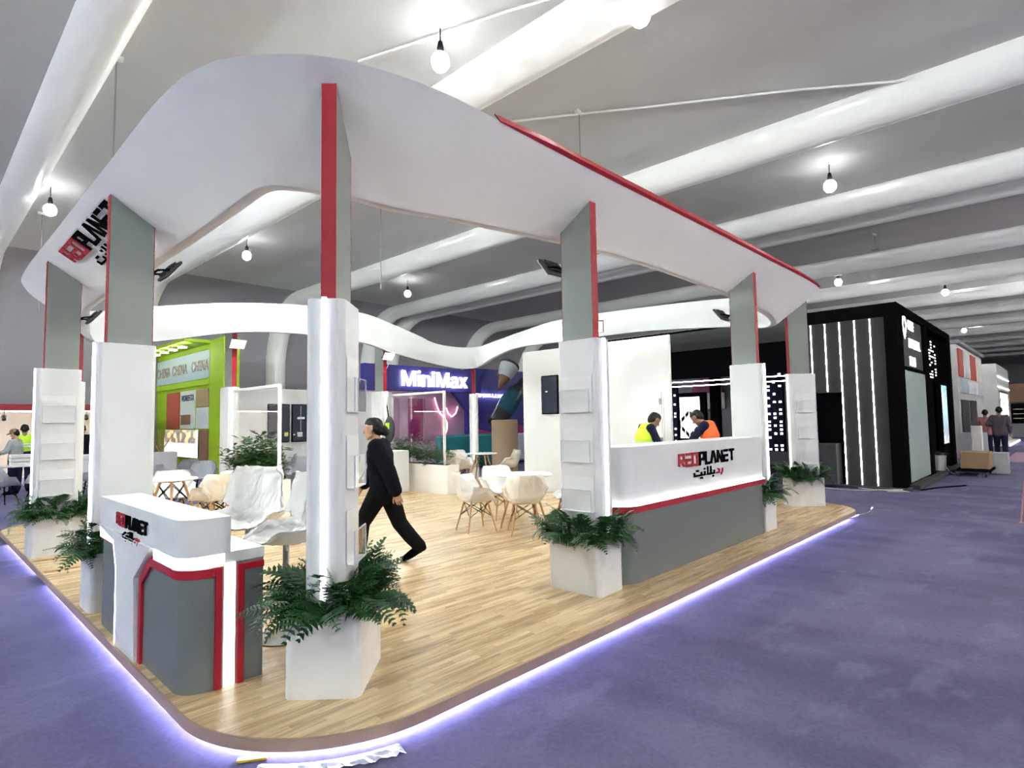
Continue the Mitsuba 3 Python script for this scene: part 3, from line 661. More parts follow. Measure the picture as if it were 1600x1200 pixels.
for (x, y, lb, c) in ((4.50, 3.52, 'white plastic wrapped shell chair at the left of the table near the long counter', 'wrapped'), (4.78, 2.86, 'cream looking wrapped shell chair nearest the long counter, at the right table', 'wrapped_cream'),
                      (5.62, 2.72, 'white wrapped shell chair half behind the column, right of the right table', 'wrapped'), (5.45, 3.98, 'white wrapped shell chair on the far side of the right table', 'wrapped')):
    chair(x, y, face(x, y, tx, ty) + .12, lb, c=c)
tx, ty = 1.72, 7.05
table(tx, ty, .34, 'round white table at the left, behind the small reception counter')
for (x, y, lb, c) in ((2.32, 6.95, 'white wrapped shell chair in front of the left planter box', 'wrapped'), (1.12, 6.9, 'white wrapped shell chair left of the left table, behind the column', 'wrapped'), (1.95, 7.75, 'white wrapped shell chair on the far side of the left table', 'wrapped')):
    chair(x, y, face(x, y, tx, ty) + .2, lb, c=c)
chair(2.18, 6.75, 1.9, 'cream looking wrapped shell chair nearest in the left group, beyond the small counter', c='wrapped_cream')
tx, ty = 8.75, 8.0
table(8.6, 7.75, .38, 'round white table behind the middle glass partition')
chair(8.0, 7.9, 0.0, 'pale shell chair just right of the middle glass screen', c='wrapped_cream'); chair(8.55, 8.45, -1.6, 'white shell chair behind the far white table', c='wrapped'); chair(9.1, 7.35, 2.4, 'pale cream shell chair right of the far white table', c='wrapped_cream')

def stool(x, y, a, label):
    k = thing('bar_stool', label, 'bar stool'); M = rz(a, (x, y, PT))
    s = shell_mesh(arm=.10, back=1.14, seat=.70, w=.29, wr=.022)
    part(k, 'seat_shell', xf(s, M), 'wrapped', True)
    part(k, 'pole', xf(cat(tube((-.03, 0, .03), (-.03, 0, .38), .032, n=16), tube((-.03, 0, .36), (-.03, 0, .69), .022, n=16)), M), 'chrome', 40)
    part(k, 'base', xf(lathe([(0, 0), (.205, 0), (.21, .008), (.14, .03), (.05, .06), (.033, .11), (0, .11)], 32, (-.03, 0, 0)), M), 'chrome', 40)
    rg = trimesh.creation.torus(.14, .010, major_sections=28, minor_sections=8); rg.apply_translation((.09, 0, .28)); part(k, 'foot_ring', xf(rg, M), 'chrome', True)
    part(k, 'lever', xf(tube((-.03, 0, .66), (.0, .2, .63), .006, n=6), M), 'chrome')
stool(.86, 1.62, math.pi - .25, 'wrapped white bar stool nearest the front corner column, behind the small counter')
stool(.98, 2.55, math.pi + .55, 'wrapped white bar stool turned aside, second behind the small counter')

# ================================================================== PEOPLE
def ball(p, r, n=14):
    return m3.Manifold.sphere(float(r), n).translate([float(v) for v in p])
def chain(pts, n=14):
    """pts: list of ((x, y, z), r): union of the hulls of neighbours"""
    b = [ball(p, r, n) for p, r in pts]; out = b[0]
    for i in range(len(b) - 1): out += m3.Manifold.batch_hull([b[i], b[i + 1]])
    return out
def hull(pts, n=14): return m3.Manifold.batch_hull([ball(p, r, n) for p, r in pts])
def tomesh(m, L=.025, it=8):
    m = m.refine_to_length(L); q = m.to_mesh(); t = trimesh.Trimesh(q.vert_properties[:, :3], q.tri_verts, process=True)
    trimesh.smoothing.filter_taubin(t, iterations=it); return t
def hand(w, d, side, curl=.5, n=8, fine=True, palm=None):
    """w wrist point, d direction of the forearm, side axis across the palm"""
    w, d = np.array(w, float), np.array(d, float); d /= np.linalg.norm(d); s = np.array(side, float); s -= d * s.dot(d); s /= np.linalg.norm(s); nn = np.cross(d, s)
    if palm is not None and nn.dot(palm) < 0: nn = -nn
    out = hull([(w, .024), (w + d * .085 + s * .030, .012), (w + d * .088 - s * .030, .012), (w + d * .02 + s * .022, .014), (w + d * .02 - s * .022, .014)], n)
    for j, (o, ln) in enumerate(((.032, .070), (.011, .080), (-.010, .075), (-.030, .058))):
        p = w + d * .075 + s * o; ch = [(p, .0095)]; a = .15
        for q, f in enumerate((.45, .32, .26)):
            a += curl * (.35 + .2 * q); p = p + (d * math.cos(a) + nn * math.sin(a)) * ln * f; ch.append((p, .009 - .0009 * q))
        out += chain(ch, n)
    p = w + d * .025 + s * .026; ch = [(p, .012)]
    for q, (f, a) in enumerate(((.035, .8), (.03, .55), (.022, .35))):
        p = p + (d * math.cos(a) + s * math.sin(a) * .8 + nn * .35 * curl) * f; ch.append((p, .0105 - .001 * q))
    return out + chain(ch, n)
STAND = dict(head=(.02, 0, 1.555), neck=(-.01, 0, 1.41), chest=(0, 0, 1.24), waist=(0, 0, 1.04), pelvis=(0, 0, .92), look=0.0, tilt=0.0,
             shL=(0, .175, 1.355), shR=(0, -.175, 1.355), elL=(-.03, .225, 1.09), elR=(-.03, -.225, 1.09), wrL=(.05, .23, .86), wrR=(.05, -.23, .86),
             hipL=(0, .085, .90), hipR=(0, -.085, .90), knL=(.02, .09, .49), knR=(.02, -.09, .49), anL=(0, .095, .08), anR=(0, -.095, .08), toL=(.16, .11, .03), toR=(.16, -.11, .03))
def person(label, at, yaw_, pose=None, top='suit', legs='trousers', skin='skin', hair='hair', s=1.0, z=PT, sleeves=True, female=False, bun=False, cap=None, vest=None, cam=True, L=.028, shoes='black', collar=None, bulk=0):
    J = {**STAND, **(pose or {})}; A = {k_: np.array(v, float) for k_, v in J.items() if not np.isscalar(v)}
    k = thing('person', label, 'person'); M = rz(yaw_, (at[0], at[1], z)) @ np.diag([s, s, s, 1])
    P = lambda n_, m_, mt_, sm=True, **kw: part(k, n_, xf(m_, M), mt_, sm, **kw)
    h = A['head']; lk = J['look']; f = np.array([math.cos(lk) * math.cos(J['tilt']), math.sin(lk) * math.cos(J['tilt']), math.sin(J['tilt'])]); lf = np.array([-math.sin(lk), math.cos(lk), 0]); u = np.cross(f, lf)
    hp = lambda a, b, c: h + f * a + lf * b + u * c
    body = hull([(hp(-.018, 0, .03), .082), (hp(.018, 0, .035), .074), (hp(.035, 0, -.045), .052)])
    body += hull([(hp(.035, 0, -.04), .05), (hp(.062, 0, -.085), .026), (hp(.02, .03, -.06), .032), (hp(.02, -.03, -.06), .032)])
    body += chain([(hp(.080, 0, .012), .010), (hp(.100, 0, -.026), .013)], 10) + chain([(hp(.082, .012, -.030), .009), (hp(.082, -.012, -.030), .009)], 8)
    body += chain([(hp(.082, .016, -.060), .007), (hp(.087, 0, -.058), .008), (hp(.082, -.016, -.060), .007)], 8)
    for sd in (-1, 1): body += hull([(hp(-.002, sd * .078, .012), .014), (hp(.004, sd * .080, -.022), .010), (hp(-.012, sd * .084, .004), .012)], 8)
    body += chain([(hp(-.005, 0, -.05), .048), (A['neck'], .052), ((A['neck'] + A['chest']) / 2, .075)])
    ch, wa, pe = A['chest'], A['waist'], A['pelvis']; ax = (A['shL'] - A['shR']); ax /= np.linalg.norm(ax)
    cw = .085 if female else .10
    body += hull([(ch + ax * cw, .098), (ch - ax * cw, .098), (A['shL'] * .8 + A['shR'] * .2, .05), (A['shR'] * .8 + A['shL'] * .2, .05)])
    body += hull([(ch + ax * cw * .9, .094), (ch - ax * cw * .9, .094), (wa + ax * .06, .085), (wa - ax * .06, .085)])
    body += hull([(wa + ax * .06, .085), (wa - ax * .06, .085), (pe + ax * .075, .10), (pe - ax * .075, .10)])
    for q in 'LR':
        body += chain([(A['sh' + q], .056), (A['el' + q] * .5 + A['sh' + q] * .5, .045), (A['el' + q], .040), (A['el' + q] * .35 + A['wr' + q] * .65, .034), (A['wr' + q], .026)])
        d = A['wr' + q] - A['el' + q]; body += hand(A['wr' + q], d, (1, 0, 0) if abs(d[0]) < .7 * np.linalg.norm(d) else (0, -1 if q == 'R' else 1, .4), .55)
        body += chain([(A['hip' + q], .098), (A['hip' + q] * .4 + A['kn' + q] * .6, .070), (A['kn' + q], .056), (A['kn' + q] * .6 + A['an' + q] * .4, .054), (A['an' + q], .038)])
        body += chain([(A['an' + q], .036), (A['an' + q] * .3 + A['to' + q] * .7 + np.array([0, 0, -.01]), .032), (A['to' + q], .026)])
    P('body', tomesh(body, L, 6), skin)
    e = .014 + bulk
    tp = hull([(ch + ax * cw, .098 + e), (ch - ax * cw, .098 + e), (A['shL'] * .85 + A['shR'] * .15, .05 + e), (A['shR'] * .85 + A['shL'] * .15, .05 + e), (A['neck'] + (0, 0, -.05), .05)])
    tp += hull([(ch + ax * cw * .9, .094 + e), (ch - ax * cw * .9, .094 + e), (wa + ax * .065, .088 + e), (wa - ax * .065, .088 + e)])
    hem = pe + np.array([-.01, 0, -.06])
    tp += hull([(wa + ax * .065, .088 + e), (wa - ax * .065, .088 + e), (pe + ax * .082, .10 + e), (pe - ax * .082, .10 + e), (hem + ax * .085, .098 + e), (hem - ax * .085, .098 + e)])
    for q in 'LR':
        if sleeves is True: tp += chain([(A['sh' + q], .056 + e), (A['el' + q] * .5 + A['sh' + q] * .5, .05 + e), (A['el' + q], .046 + e), (A['el' + q] * .1 + A['wr' + q] * .9, .034 + e)])
        else: tp += chain([(A['sh' + q], .056 + e), (A['el' + q] * .65 + A['sh' + q] * .35, .052 + e)])
    P('top', tomesh(tp, L, 8), top)
    tr = hull([(pe + ax * .075, .10 + .010), (pe - ax * .075, .10 + .010), (A['hipL'], .104), (A['hipR'], .104)])
    for q in 'LR': tr += chain([(A['hip' + q], .110 + bulk * .4), (A['hip' + q] * .4 + A['kn' + q] * .6, .086 + bulk * .5), (A['kn' + q], .072 + bulk * .5), (A['kn' + q] * .5 + A['an' + q] * .5, .068 + bulk * .5), (A['an' + q] + (0, 0, .02), .062 + bulk * .4)])
    P('trousers', tomesh(tr, L, 8), legs)
    for q in 'LR':
        d = A['to' + q] - A['an' + q]; hl = A['an' + q] - np.array([d[0], d[1], 0]) * .25 + np.array([0, 0, -.035 if abs(d[2]) < .08 else -.0])
        P('shoe', tomesh(hull([(A['an' + q], .046), (hl, .036), (A['an' + q] * .3 + A['to' + q] * .7 + np.array([0, 0, -.005]), .040), (A['to' + q], .032)]), .02, 4), shoes)
    if hair:
        hr = hull([(hp(-.030, 0, .045), .082), (hp(.012, 0, .058), .074), (hp(-.045, 0, .0), .068)]) + hull([(hp(-.03, .045, .01), .044), (hp(-.03, -.045, .01), .044), (hp(-.05, 0, -.03), .05)])
        hr -= hull([(hp(.085, 0, .0), .055), (hp(.075, 0, -.06), .06)])
        if bun: hr += hull([(hp(-.085, 0, -.02), .05), (hp(-.135, 0, -.045), .042), (hp(-.12, 0, -.01), .04)])
        P('hair', tomesh(hr, .015, 5), hair)
    if cap: P('cap', tomesh(hull([(hp(-.02, 0, .05), .088), (hp(.012, 0, .055), .084)]) + hull([(hp(.06, .05, .055), .010), (hp(.06, -.05, .055), .010), (hp(.155, .035, .045), .008), (hp(.155, -.035, .045), .008)]), .02, 4), cap)
    for sd in (-1, 1):
        ey = trimesh.creation.icosphere(1, .009); ey.apply_translation(hp(.073, sd * .030, .012)); P('eye', ey, 'black')
        P('eyebrow', tube(hp(.078, sd * .018, .030), hp(.070, sd * .042, .030), .004, n=6), 'hair')
    if collar:
        P('shirt_collar', tomesh(hull([(A['neck'] + (.02, .02, -.02), .05), (A['neck'] + (.02, -.02, -.02), .05), (A['chest'] + (.085, 0, .02), .025)]), .02, 3), collar)
    if vest:
        v = hull([(ch + ax * cw, .098 + .024), (ch - ax * cw, .098 + .024), (A['shL'] * .8 + A['shR'] * .2, .05 + .024), (A['shR'] * .8 + A['shL'] * .2, .05 + .024)]) + hull([(ch + ax * cw * .9, .094 + .026), (ch - ax * cw * .9, .094 + .026), (wa + ax * .065, .088 + .026), (wa - ax * .065, .088 + .026)])
        vm = tomesh(v, L, 6); P('vest', vm, vest)
        for fz in (.25, .6):
            c = ch * (1 - fz) + wa * fz; P('reflective_band', tomesh(hull([(c + ax * cw * .9 + (0, 0, -.012), .094 + .031), (c - ax * cw * .9 + (0, 0, -.012), .094 + .031)]) ^ m3.Manifold.cube([2, 2, .045], True).translate([float(x) for x in c]), .03, 2), 'reflective')
        for sd in (-1, 1):
            a_, b_ = ch + ax * sd * .09 + np.array([.118, 0, -.06]), ch + ax * sd * .10 + np.array([-.118, 0, -.06])
    return k
# walking woman: facing the small counter side of the stand
wyaw = math.atan2(.72, -.69)
person('woman in a black trouser suit walking across the stand, dark hair in a low bun', (2.57, 2.88), wyaw,
       dict(head=(.115, 0, 1.432), neck=(.065, 0, 1.29), chest=(.045, 0, 1.14), waist=(.02, 0, .95), pelvis=(.0, 0, .83), tilt=-.08,
            shL=(.045, .155, 1.245), shR=(.05, -.155, 1.245), elL=(-.095, .205, .985), wrL=(-.17, .205, .775), elR=(.13, -.20, 1.0), wrR=(.27, -.17, .82),
            hipL=(.01, .08, .80), hipR=(-.01, -.08, .80), knL=(.215, .08, .445), anL=(.255, .08, .085), toL=(.41, .09, .03), knR=(-.155, -.08, .41), anR=(-.365, -.08, .145), toR=(-.20, -.085, .028)),
       top='suit', legs='trousers', female=True, bun=True, collar='shirt_grey', L=.02, bulk=.024)
# workers behind the long counter
ryaw = math.atan2(-.72, .69)
person('worker in a yellow hi-vis vest looking down behind the long counter', (7.12, 2.36), ryaw + .15, dict(head=(.13, 0, 1.47), neck=(.03, 0, 1.36), chest=(-.04, 0, 1.19), tilt=-.6, elL=(.10, .22, 1.1), elR=(.10, -.22, 1.1), wrL=(.32, .15, 1.02), wrR=(.32, -.15, 1.02)), top='navy', legs='navy', skin='skin_dark', vest='hivis', L=.035)
person('worker in an orange hi-vis vest leaning over behind the long counter', (7.98, 1.74), ryaw + 2.5, dict(head=(.17, 0, 1.47), neck=(.06, 0, 1.36), chest=(-.02, 0, 1.18), tilt=-.7, elL=(.16, .26, 1.15), elR=(.14, -.24, 1.12), wrL=(.26, .22, .98), wrR=(.25, -.16, .98)), top='navy', legs='navy', skin='skin_dark', vest='hivis_orange', L=.035, s=1.02)

# ================================================================== NEIGHBOURING STANDS
mat('bottle_label', (0.012, 0.06, 0.09), 0.3)
def ybox(y, a, b, d=.03, c=0.0): return bx(a[0], b[0], y, y + d, a[2], b[2], c)
def xbox(x, a, b, d=.03, c=0.0): return bx(x, x + d, a[1], b[1], a[2], b[2], c)

def screen(parent, name, a, b, fn, label=None):
    """a flat lit screen spanning the two corner points a, b, on a plane of constant x or y, facing the lower side"""
    a, b = np.array(a, float), np.array(b, float)
    if abs(a[0] - b[0]) < 1e-9: v = [(a[0], b[1], a[2]), (a[0], a[1], a[2]), (a[0], a[1], b[2]), (a[0], b[1], b[2])]
    else: v = [(a[0], a[1], a[2]), (b[0], a[1], a[2]), (b[0], a[1], b[2]), (a[0], a[1], b[2])]
    q = trimesh.Trimesh(v, [(0, 1, 2), (0, 2, 3)], process=False)
    k = part(parent, name, q, 'white', label=label, uv=np.array([(0, 0), (1, 0), (1, 1), (0, 1)], float))
    scene[k]['emitter'] = {'type': 'area', 'radiance': mikit.proc(fn), 'sampling_weight': .1}
# ---- black stand on the right
bs = thing('exhibition_stand', 'black exhibition stand with white light strips, to the right of the white stand', 'exhibition stand')
part(bs, 'floor_plate', bx(13.45, 21.0, 0.0, 8.0, 0, .06, .01), 'dark_grey')
part(bs, 'frame', cat(bx(13.5, 14.05, .06, .30, .06, 4.0), bx(13.5, 13.8, .06, 2.0, 3.72, 4.0), bx(13.5, 21.0, .06, .35, 3.82, 4.0), bx(16.65, 17.15, .06, .35, .06, 3.82), bx(20.6, 21.0, .06, .40, .06, 3.82), bx(13.8, 21.0, .35, 8.0, 3.9, 4.0), bx(20.9, 21.0, .35, 8.0, .06, 3.9)), 'black')
for i, (ya, yb) in enumerate(((.30, .56), (.58, .86), (.88, 1.16))): part(bs, 'side_panel', bx(13.53, 13.75, ya, yb, .06, 3.72, .004), 'slat_grey')
part(bs, 'side_panel', bx(13.53, 13.75, 1.18, 1.46, 2.12, 3.72, .004), 'slat_grey'); part(bs, 'side_panel', bx(13.53, 13.75, 1.48, 1.95, 2.12, 3.72, .004), 'slat_grey')
part(bs, 'niche', cat(bx(13.75, 13.8, 1.16, 2.0, .06, 2.12), bx(13.55, 13.75, 1.93, 2.0, .06, 2.12)), 'black_matt')
for y, z0 in ((.57, .08), (.87, .08), (1.17, .08), (1.47, 2.14), (1.77, 2.14)):
    emit(part(bs, 'light_strip', bx(13.505, 13.53, y - .014, y + .014, z0, 3.70), 'white'), 5.0, (.97, .98, 1), .3)
part(bs, 'niche_box', bx(13.3, 13.72, 1.30, 1.80, .06, .98, .01), 'dark_grey', label='dark grey box in the niche')
part(bs, 'upper_panel', bx(14.05, 16.65, .12, .2, 2.66, 3.82), 'slat_grey'); 
part(bs, 'frosted_panel', bx(14.05, 16.55, .07, .12, .12, 2.58, .004), 'frost', label='frosted grey glass panel')
part(bs, 'panel_rail', bx(14.05, 16.65, .06, .14, 2.58, 2.66), 'black')
part(bs, 'recess_back', bx(17.15, 20.6, .30, .34, .06, 3.82), 'black_matt'); part(bs, 'sill', bx(13.9, 21.0, -.12, .07, 0, .10, .01), 'slat_grey')
# glowing emblem and the three blocks of lettering
Mb = frame((14.55, .119, 3.62), (1, 0, 0), (0, 0, 1), (0, -1, 0))
dm = Polygon([(0, .32), (.26, 0), (0, -.32), (-.26, 0)]).difference(Polygon([(0, .2), (.16, 0), (0, -.2), (-.16, 0)]))
emit(part(bs, 'emblem', xf(prism(dm, 0, .02), Mb), 'white'), 1.6, (1, 1, 1), .2)
rr = np.random.default_rng(5)
def glyphs(x0, z0, w, h, n):
    g = []
    for i in range(n):
        a = x0 + w * i / n; b = a + w / n * .78; q = rr.integers(0, 4); st = .2 * h
        g += [sbox(a, z0, a + (b - a) * .3, z0 + h)]
        if q != 1: g.append(sbox(a, z0 + h - st, b, z0 + h))
        if q != 2: g.append(sbox(a, z0, b, z0 + st))
        if q in (0, 2): g.append(sbox(b - (b - a) * .3, z0 + (h * .45 if q == 2 else 0), b, z0 + h))
        if q == 3: g.append(sbox(a, z0 + h * .42, b, z0 + h * .42 + st))
    return unary_union(g)
for (x0, z0, w, h, n) in ((.42, -.06, .66, .22, 4), (.42, -.48, 1.4, .22, 8), (.42, -.90, .70, .22, 4)):
    emit(part(bs, 'sign_lettering', xf(prism(glyphs(x0, z0, w, h, n), 0, .02), Mb), 'white'), 1.4, (1, 1, 1), .2)
# pattern of small lit squares
rp_ = np.random.default_rng(11); sq = []
for i in range(9):
    for j in range(13):
        if rp_.random() < .42: sq.append(bx(17.35 + i * .30, 17.52 + i * .30, 285e-3, .30, 2.62 + j * .085, 2.66 + j * .085))
kk = part(bs, 'lit_square_pattern', cat(*sq), 'white', kind='stuff'); emit(kk, 2.2, (1, .98, .95), .2)
ts = thing('screen_totem', 'upright lit blue screen totem in the recess of the black stand', 'screen')
part(ts, 'casing', bx(19.3, 20.5, .14, .26, .10, 2.55, .01), 'black')
def screen_blue(p, n, uv):
    a = mikit.smoothstep(.9, 2.2, p.z); s = mikit.smoothstep(.35, .6, mikit.fbm(p.x * 3 + p.z * 2, p.z * 1.2, 0, 3))
    c = mikit.mix((.02, .07, .16), (.55, .85, .95), a); c = mikit.mix(c, (.08, .35, .55), s * a)
    k = mikit.smoothstep(.5, .52, mikit.noise(p.x * 4, p.z * 9, 3)) * mikit.smoothstep(1.05, .95, p.z)
    return mikit.mix(c, (.85, .9, .9), .7 * k)
screen(ts, 'screen', (19.42, .137, .75), (20.38, .137, 2.42), screen_blue)
pt = thing('potted_plant', 'small dark plant in a pale pot beside the screen totem', 'plant')
part(pt, 'pot', lathe([(0, 0), (.14, 0), (.17, .40), (.15, .40), (.15, .36), (0, .36)], 16, (18.2, .12, .10)), 'white', 40)
for i in range(10):
    a = i * .63; scene[f'{pt}__frond' + (f'_{i:03d}' if i else '')] = {**FR[i % 5], 'to_world': tw(rz(a, (18.2, .12, .48)) @ np.diag([1.0, 1, 1.2, 1]))}
# open side of the black stand, seen over the long counter
part(bs, 'fascia', bx(13.55, 13.75, 2.0, 8.0, 2.66, 3.40), 'black_matt'); part(bs, 'soffit', bx(13.5, 13.9, 2.0, 8.0, 3.40, 3.62), 'slat_grey'); part(bs, 'roof_edge', bx(13.5, 13.9, 2.0, 8.0, 3.62, 3.9), 'dark_grey')
part(bs, 'corner_column', bx(13.5, 13.8, 2.0, 2.35, .06, 2.7), 'black')
for z in (2.56, 2.44): emit(part(bs, 'light_tube', bx(13.62, 13.66, 2.4, 8.0, z, z + .035), 'white'), 4.0, (.97, .98, 1), .3)
part(bs, 'inner_wall', bx(18.4, 18.5, 1.0, 8.0, .06, 3.9), 'hall_wall')
def dotted(name, x, y0, y1, z0, z1, seed, label, ny, nz, L=1.6):
    k = thing('dotted_panel', label, 'panel'); part(k, 'panel', bx(x, x + .1, y0, y1, z0, z1), 'navy'); r = np.random.default_rng(seed); q = []
    for i in range(ny):
        for j in range(nz):
            if r.random() < .5:
                yc, zc = y0 + (i + .5) * (y1 - y0) / ny, z0 + (j + .5) * (z1 - z0) / nz; q.append(bx(x - .012, x, yc - .035, yc + .035, zc - .030, zc + .030))
    kk = part(k, 'lit_square_pattern', cat(*q), 'white', kind='stuff'); emit(kk, L, (1, 1, 1), .1); return k
dotted('a', 14.6, 2.82, 3.40, .70, 2.95, 3, 'dark panel of small lit squares behind the far end of the long counter', 4, 22)
dotted('b', 15.0, 6.0, 6.3, .60, 2.6, 4, 'narrow dark panel of small lit squares beside the white screen', 2, 22, 1.0)
ws = thing('screen_totem', 'black framed white screen inside the black stand, above the orange worker', 'screen')
part(ws, 'casing', bx(15.0, 15.15, 5.12, 6.02, .3, 2.34, .01), 'black')
def screen_white(p, n, uv):
    a = mikit.smoothstep(1.2, 2.2, p.z); return mikit.mix((.9, .95, .97), (.62, .82, .95), a)
screen(ws, 'screen', (14.99, 5.28, 1.0), (14.99, 5.92, 2.22), screen_white)
dmk = Polygon([(0, .34), (.34, 0), (0, -.34), (-.34, 0)]); dmk = dmk.buffer(.05).difference(dmk.buffer(-.03))
seg = [p for i, p in enumerate([sbox(-.5 + .13 * i, -.5, -.5 + .13 * i + .09, .5) for i in range(8)])]
part(ws, 'diamond_mark', xf(prism(dmk.intersection(unary_union(seg).buffer(.001)), 0, .006), frame((14.984, 5.62, 1.42), (0, -1, 0), (0, 0, 1), (-1, 0, 0))), 'black')
single('black_post', 'black upright post inside the black stand, right of the white screen', 'post', bx(15.0, 15.2, 4.72, 4.98, .06, 2.9, .01), 'black')
ar = thing('arched_sign', 'small dark red arched sign glimpsed inside the black stand', 'sign')
part(ar, 'arch', xf(prism(Point(0, 0).buffer(.55, quad_segs=16).intersection(sbox(-1, 0, 1, 1)), 0, .05), frame((18.3, 6.6, 2.45), (0, -1, 0), (0, 0, 1), (-1, 0, 0))), 'magenta')
part(ar, 'board', bx(18.3, 18.36, 6.0, 7.2, 1.9, 2.45), 'white'); 
single('storage_table', 'grey covered table behind the orange worker', 'table', cat(bx(9.9, 10.8, 1.9, 3.2, .85, 1.12, .04), bx(10.0, 10.7, 2.0, 3.1, 0, .86, .02)) if False else cat(bx(11.0, 11.8, 2.2, 3.6, .80, 1.02, .04), bx(11.1, 11.7, 2.3, 3.5, 0, .82, .02)), 'chair_grey')
wp = thing('water_dispenser', 'white dispenser stand beside the far end of the long counter', 'dispenser')
part(wp, 'body', bx(8.0, 8.3, .95, 1.2, PT, 1.28, .02), 'white'); part(wp, 'front_panel', bx(7.995, 8.0, .99, 1.16, PT + .1, 1.0, .004), 'grey_box'); part(wp, 'head', bx(7.96, 8.3, .94, 1.21, 1.08, 1.32, .02), 'white_gloss')
# loose cables at the black stand
def cable(pts, label, m='cable_white', r=.012):
    P = np.array(pts, float); q = []
    for i in range(len(P) - 1):
        a, b, c, d = P[max(i - 1, 0)], P[i], P[i + 1], P[min(i + 2, len(P) - 1)]
        for t in np.linspace(0, 1, 6)[:-1]: q.append(.5 * (2 * b + (c - a) * t + (2 * a - 5 * b + 4 * c - d) * t * t + (3 * b - a - 3 * c + d) * t ** 3))
    q.append(P[-1]); single('cable', label, 'cable', path(q, r), m, True)
cable([(13.2, 1.9, .02), (13.0, 1.4, .02), (12.9, .9, .02), (13.2, .45, .02), (13.35, .15, .02), (13.2, -.05, .02)], 'pale cable snaking along the foot of the black stand')
cable([(13.3, .9, .035), (13.1, .5, .04), (13.3, .1, .05), (13.0, .3, .03), (13.25, .0, .02)], 'tangled pale cable at the corner of the black stand')
cable([(13.7, -.15, .02), (14.4, -.35, .02), (15.2, -.75, .02)], 'dark cable trailing over the purple carpet', 'black', .014)
cable([(18.1, .05, .35), (18.15, -.15, .04), (18.6, -.35, .03), (18.9, -.6, .02)], 'white cable hanging from the recess of the black stand')
# light lead at the right end of the platform
cable([(9.3, .06, .05), (9.6, .02, .012), (10.0, -.02, .012), (10.6, .05, .012)], 'thin lead running from the platform light strip', 'cable_white', .006)
for (a, b) in (((9.25, .05, .02), (9.55, .03, .014)), ((10.35, .02, .014), (10.55, .05, .014))):
    k = single('light_strip_end', ('short glowing strip end lying at the right tip of the platform' if a[0] < 10 else 'short glowing strip end lying on the carpet beyond the platform tip'), 'light strip', tube(a, b, .012, n=6), 'white', True, group='loose light strip ends'); emit(k, 4.0, EDGE_TINT, .1)
# ---- white stand beyond, people, boxes, far stands
wb = thing('exhibition_stand', 'white exhibition stand with red and white posters beyond the black stand', 'exhibition stand')
part(wb, 'body', bx(25.0, 33.0, .35, 6.0, 0, 4.1, .02), 'white'); part(wb, 'roof_edge', bx(24.9, 33.1, .25, 6.0, 4.1, 4.25, .02), 'hall_wall')
for i, (a, b, c) in enumerate(((25.1, 26.2, 'poster_red'), (26.6, 28.2, 'poster_white'), (28.6, 30.2, 'poster_red'), (30.6, 32.2, 'warm_white'))): part(wb, 'poster', bx(a, b, .30, .35, 2.95, 3.95), c)
for i, (a, b) in enumerate(((25.2, 27.0), (27.3, 29.8), (30.1, 32.6))): part(wb, 'sign_board', bx(a, b, .28, .35, 2.35, 2.85), 'sky_panel' if i == 0 else 'poster_white')
for i, (a, b) in enumerate(((25.3, 27.2), (27.8, 29.6))): part(wb, 'window', bx(a, b, .30, .36, .6, 2.1), 'slat_grey')
part(wb, 'side_poster', bx(24.97, 25.0, .6, 2.2, 2.95, 3.95), 'poster_red')
lb = thing('exhibition_stand', 'distant white stand with a bright speckled display wall', 'exhibition stand')
part(lb, 'body', bx(35.5, 42.5, .0, 6.0, .1, 4.0, .02), 'white'); part(lb, 'plinth', bx(35.3, 42.8, -.3, 6.0, 0, .12), 'warm_white')
def speck(p, n, uv):
    v = mikit.noise(p.x * 5, p.z * 9, 2) ; return mikit.mix((1.6, 1.6, 1.6), (.12, .12, .14), mikit.smoothstep(.66, .72, v))
k = part(lb, 'display_wall', bx(35.48, 35.5, .1, 2.0, .7, 2.6), 'white')
screen(lb, 'display_wall', (36.0, -.02, .5), (41.0, -.02, 2.6), speck)
part(lb, 'display_frame', cat(bx(41.0, 41.2, -.05, .0, .4, 2.7), bx(36, 41.2, -.05, .0, 2.6, 2.7)), 'brown')
for z in (3.35, 2.85): emit(part(lb, 'real_or_added_light_line', bx(35.5, 42.4, -.04, -.01, z, z + .05), 'white'), 4.0, (1, 1, 1), .1)
emit(part(lb, 'real_or_added_light_line', bx(35.3, 42.8, -.33, -.30, .02, .08), 'white'), 4.0, (1, 1, 1), .1)
fs = thing('exhibition_stand', 'far stand with dark panels and a yellow glow at the end of the aisle', 'exhibition stand')
part(fs, 'body', bx(50, 56, -1.5, 4, 0, 2.2), 'hall_wall'); part(fs, 'dark_board', bx(49.9, 50, -2.2, .4, 2.3, 3.5), 'brown'); part(fs, 'dark_board', bx(49.9, 50, -2.2, .4, .9, 2.2), 'black')
emit(part(fs, 'yellow_lamp', bx(49.85, 49.9, -2.2, -1.6, .4, 1.5), 'yellow'), 2.0, (1, .75, .05), .1)
for z in (1.2, 1.5, 1.8): part(fs, 'shelf', bx(49.8, 49.9, -2.1, .3, z, z + .05), 'cream')
single('rug', 'faded pink patterned rug lying on the far aisle', 'rug', bx(24.0, 30.0, -3.2, -.8, 0, .012), 'rug')
person('man in a dusty pink shirt seen from behind at the far white stand', (25.9, -.25), -.15, dict(look=.3), top='shirt_pink', legs='navy', skin='skin_dark', z=0, L=.04, s=1.03)
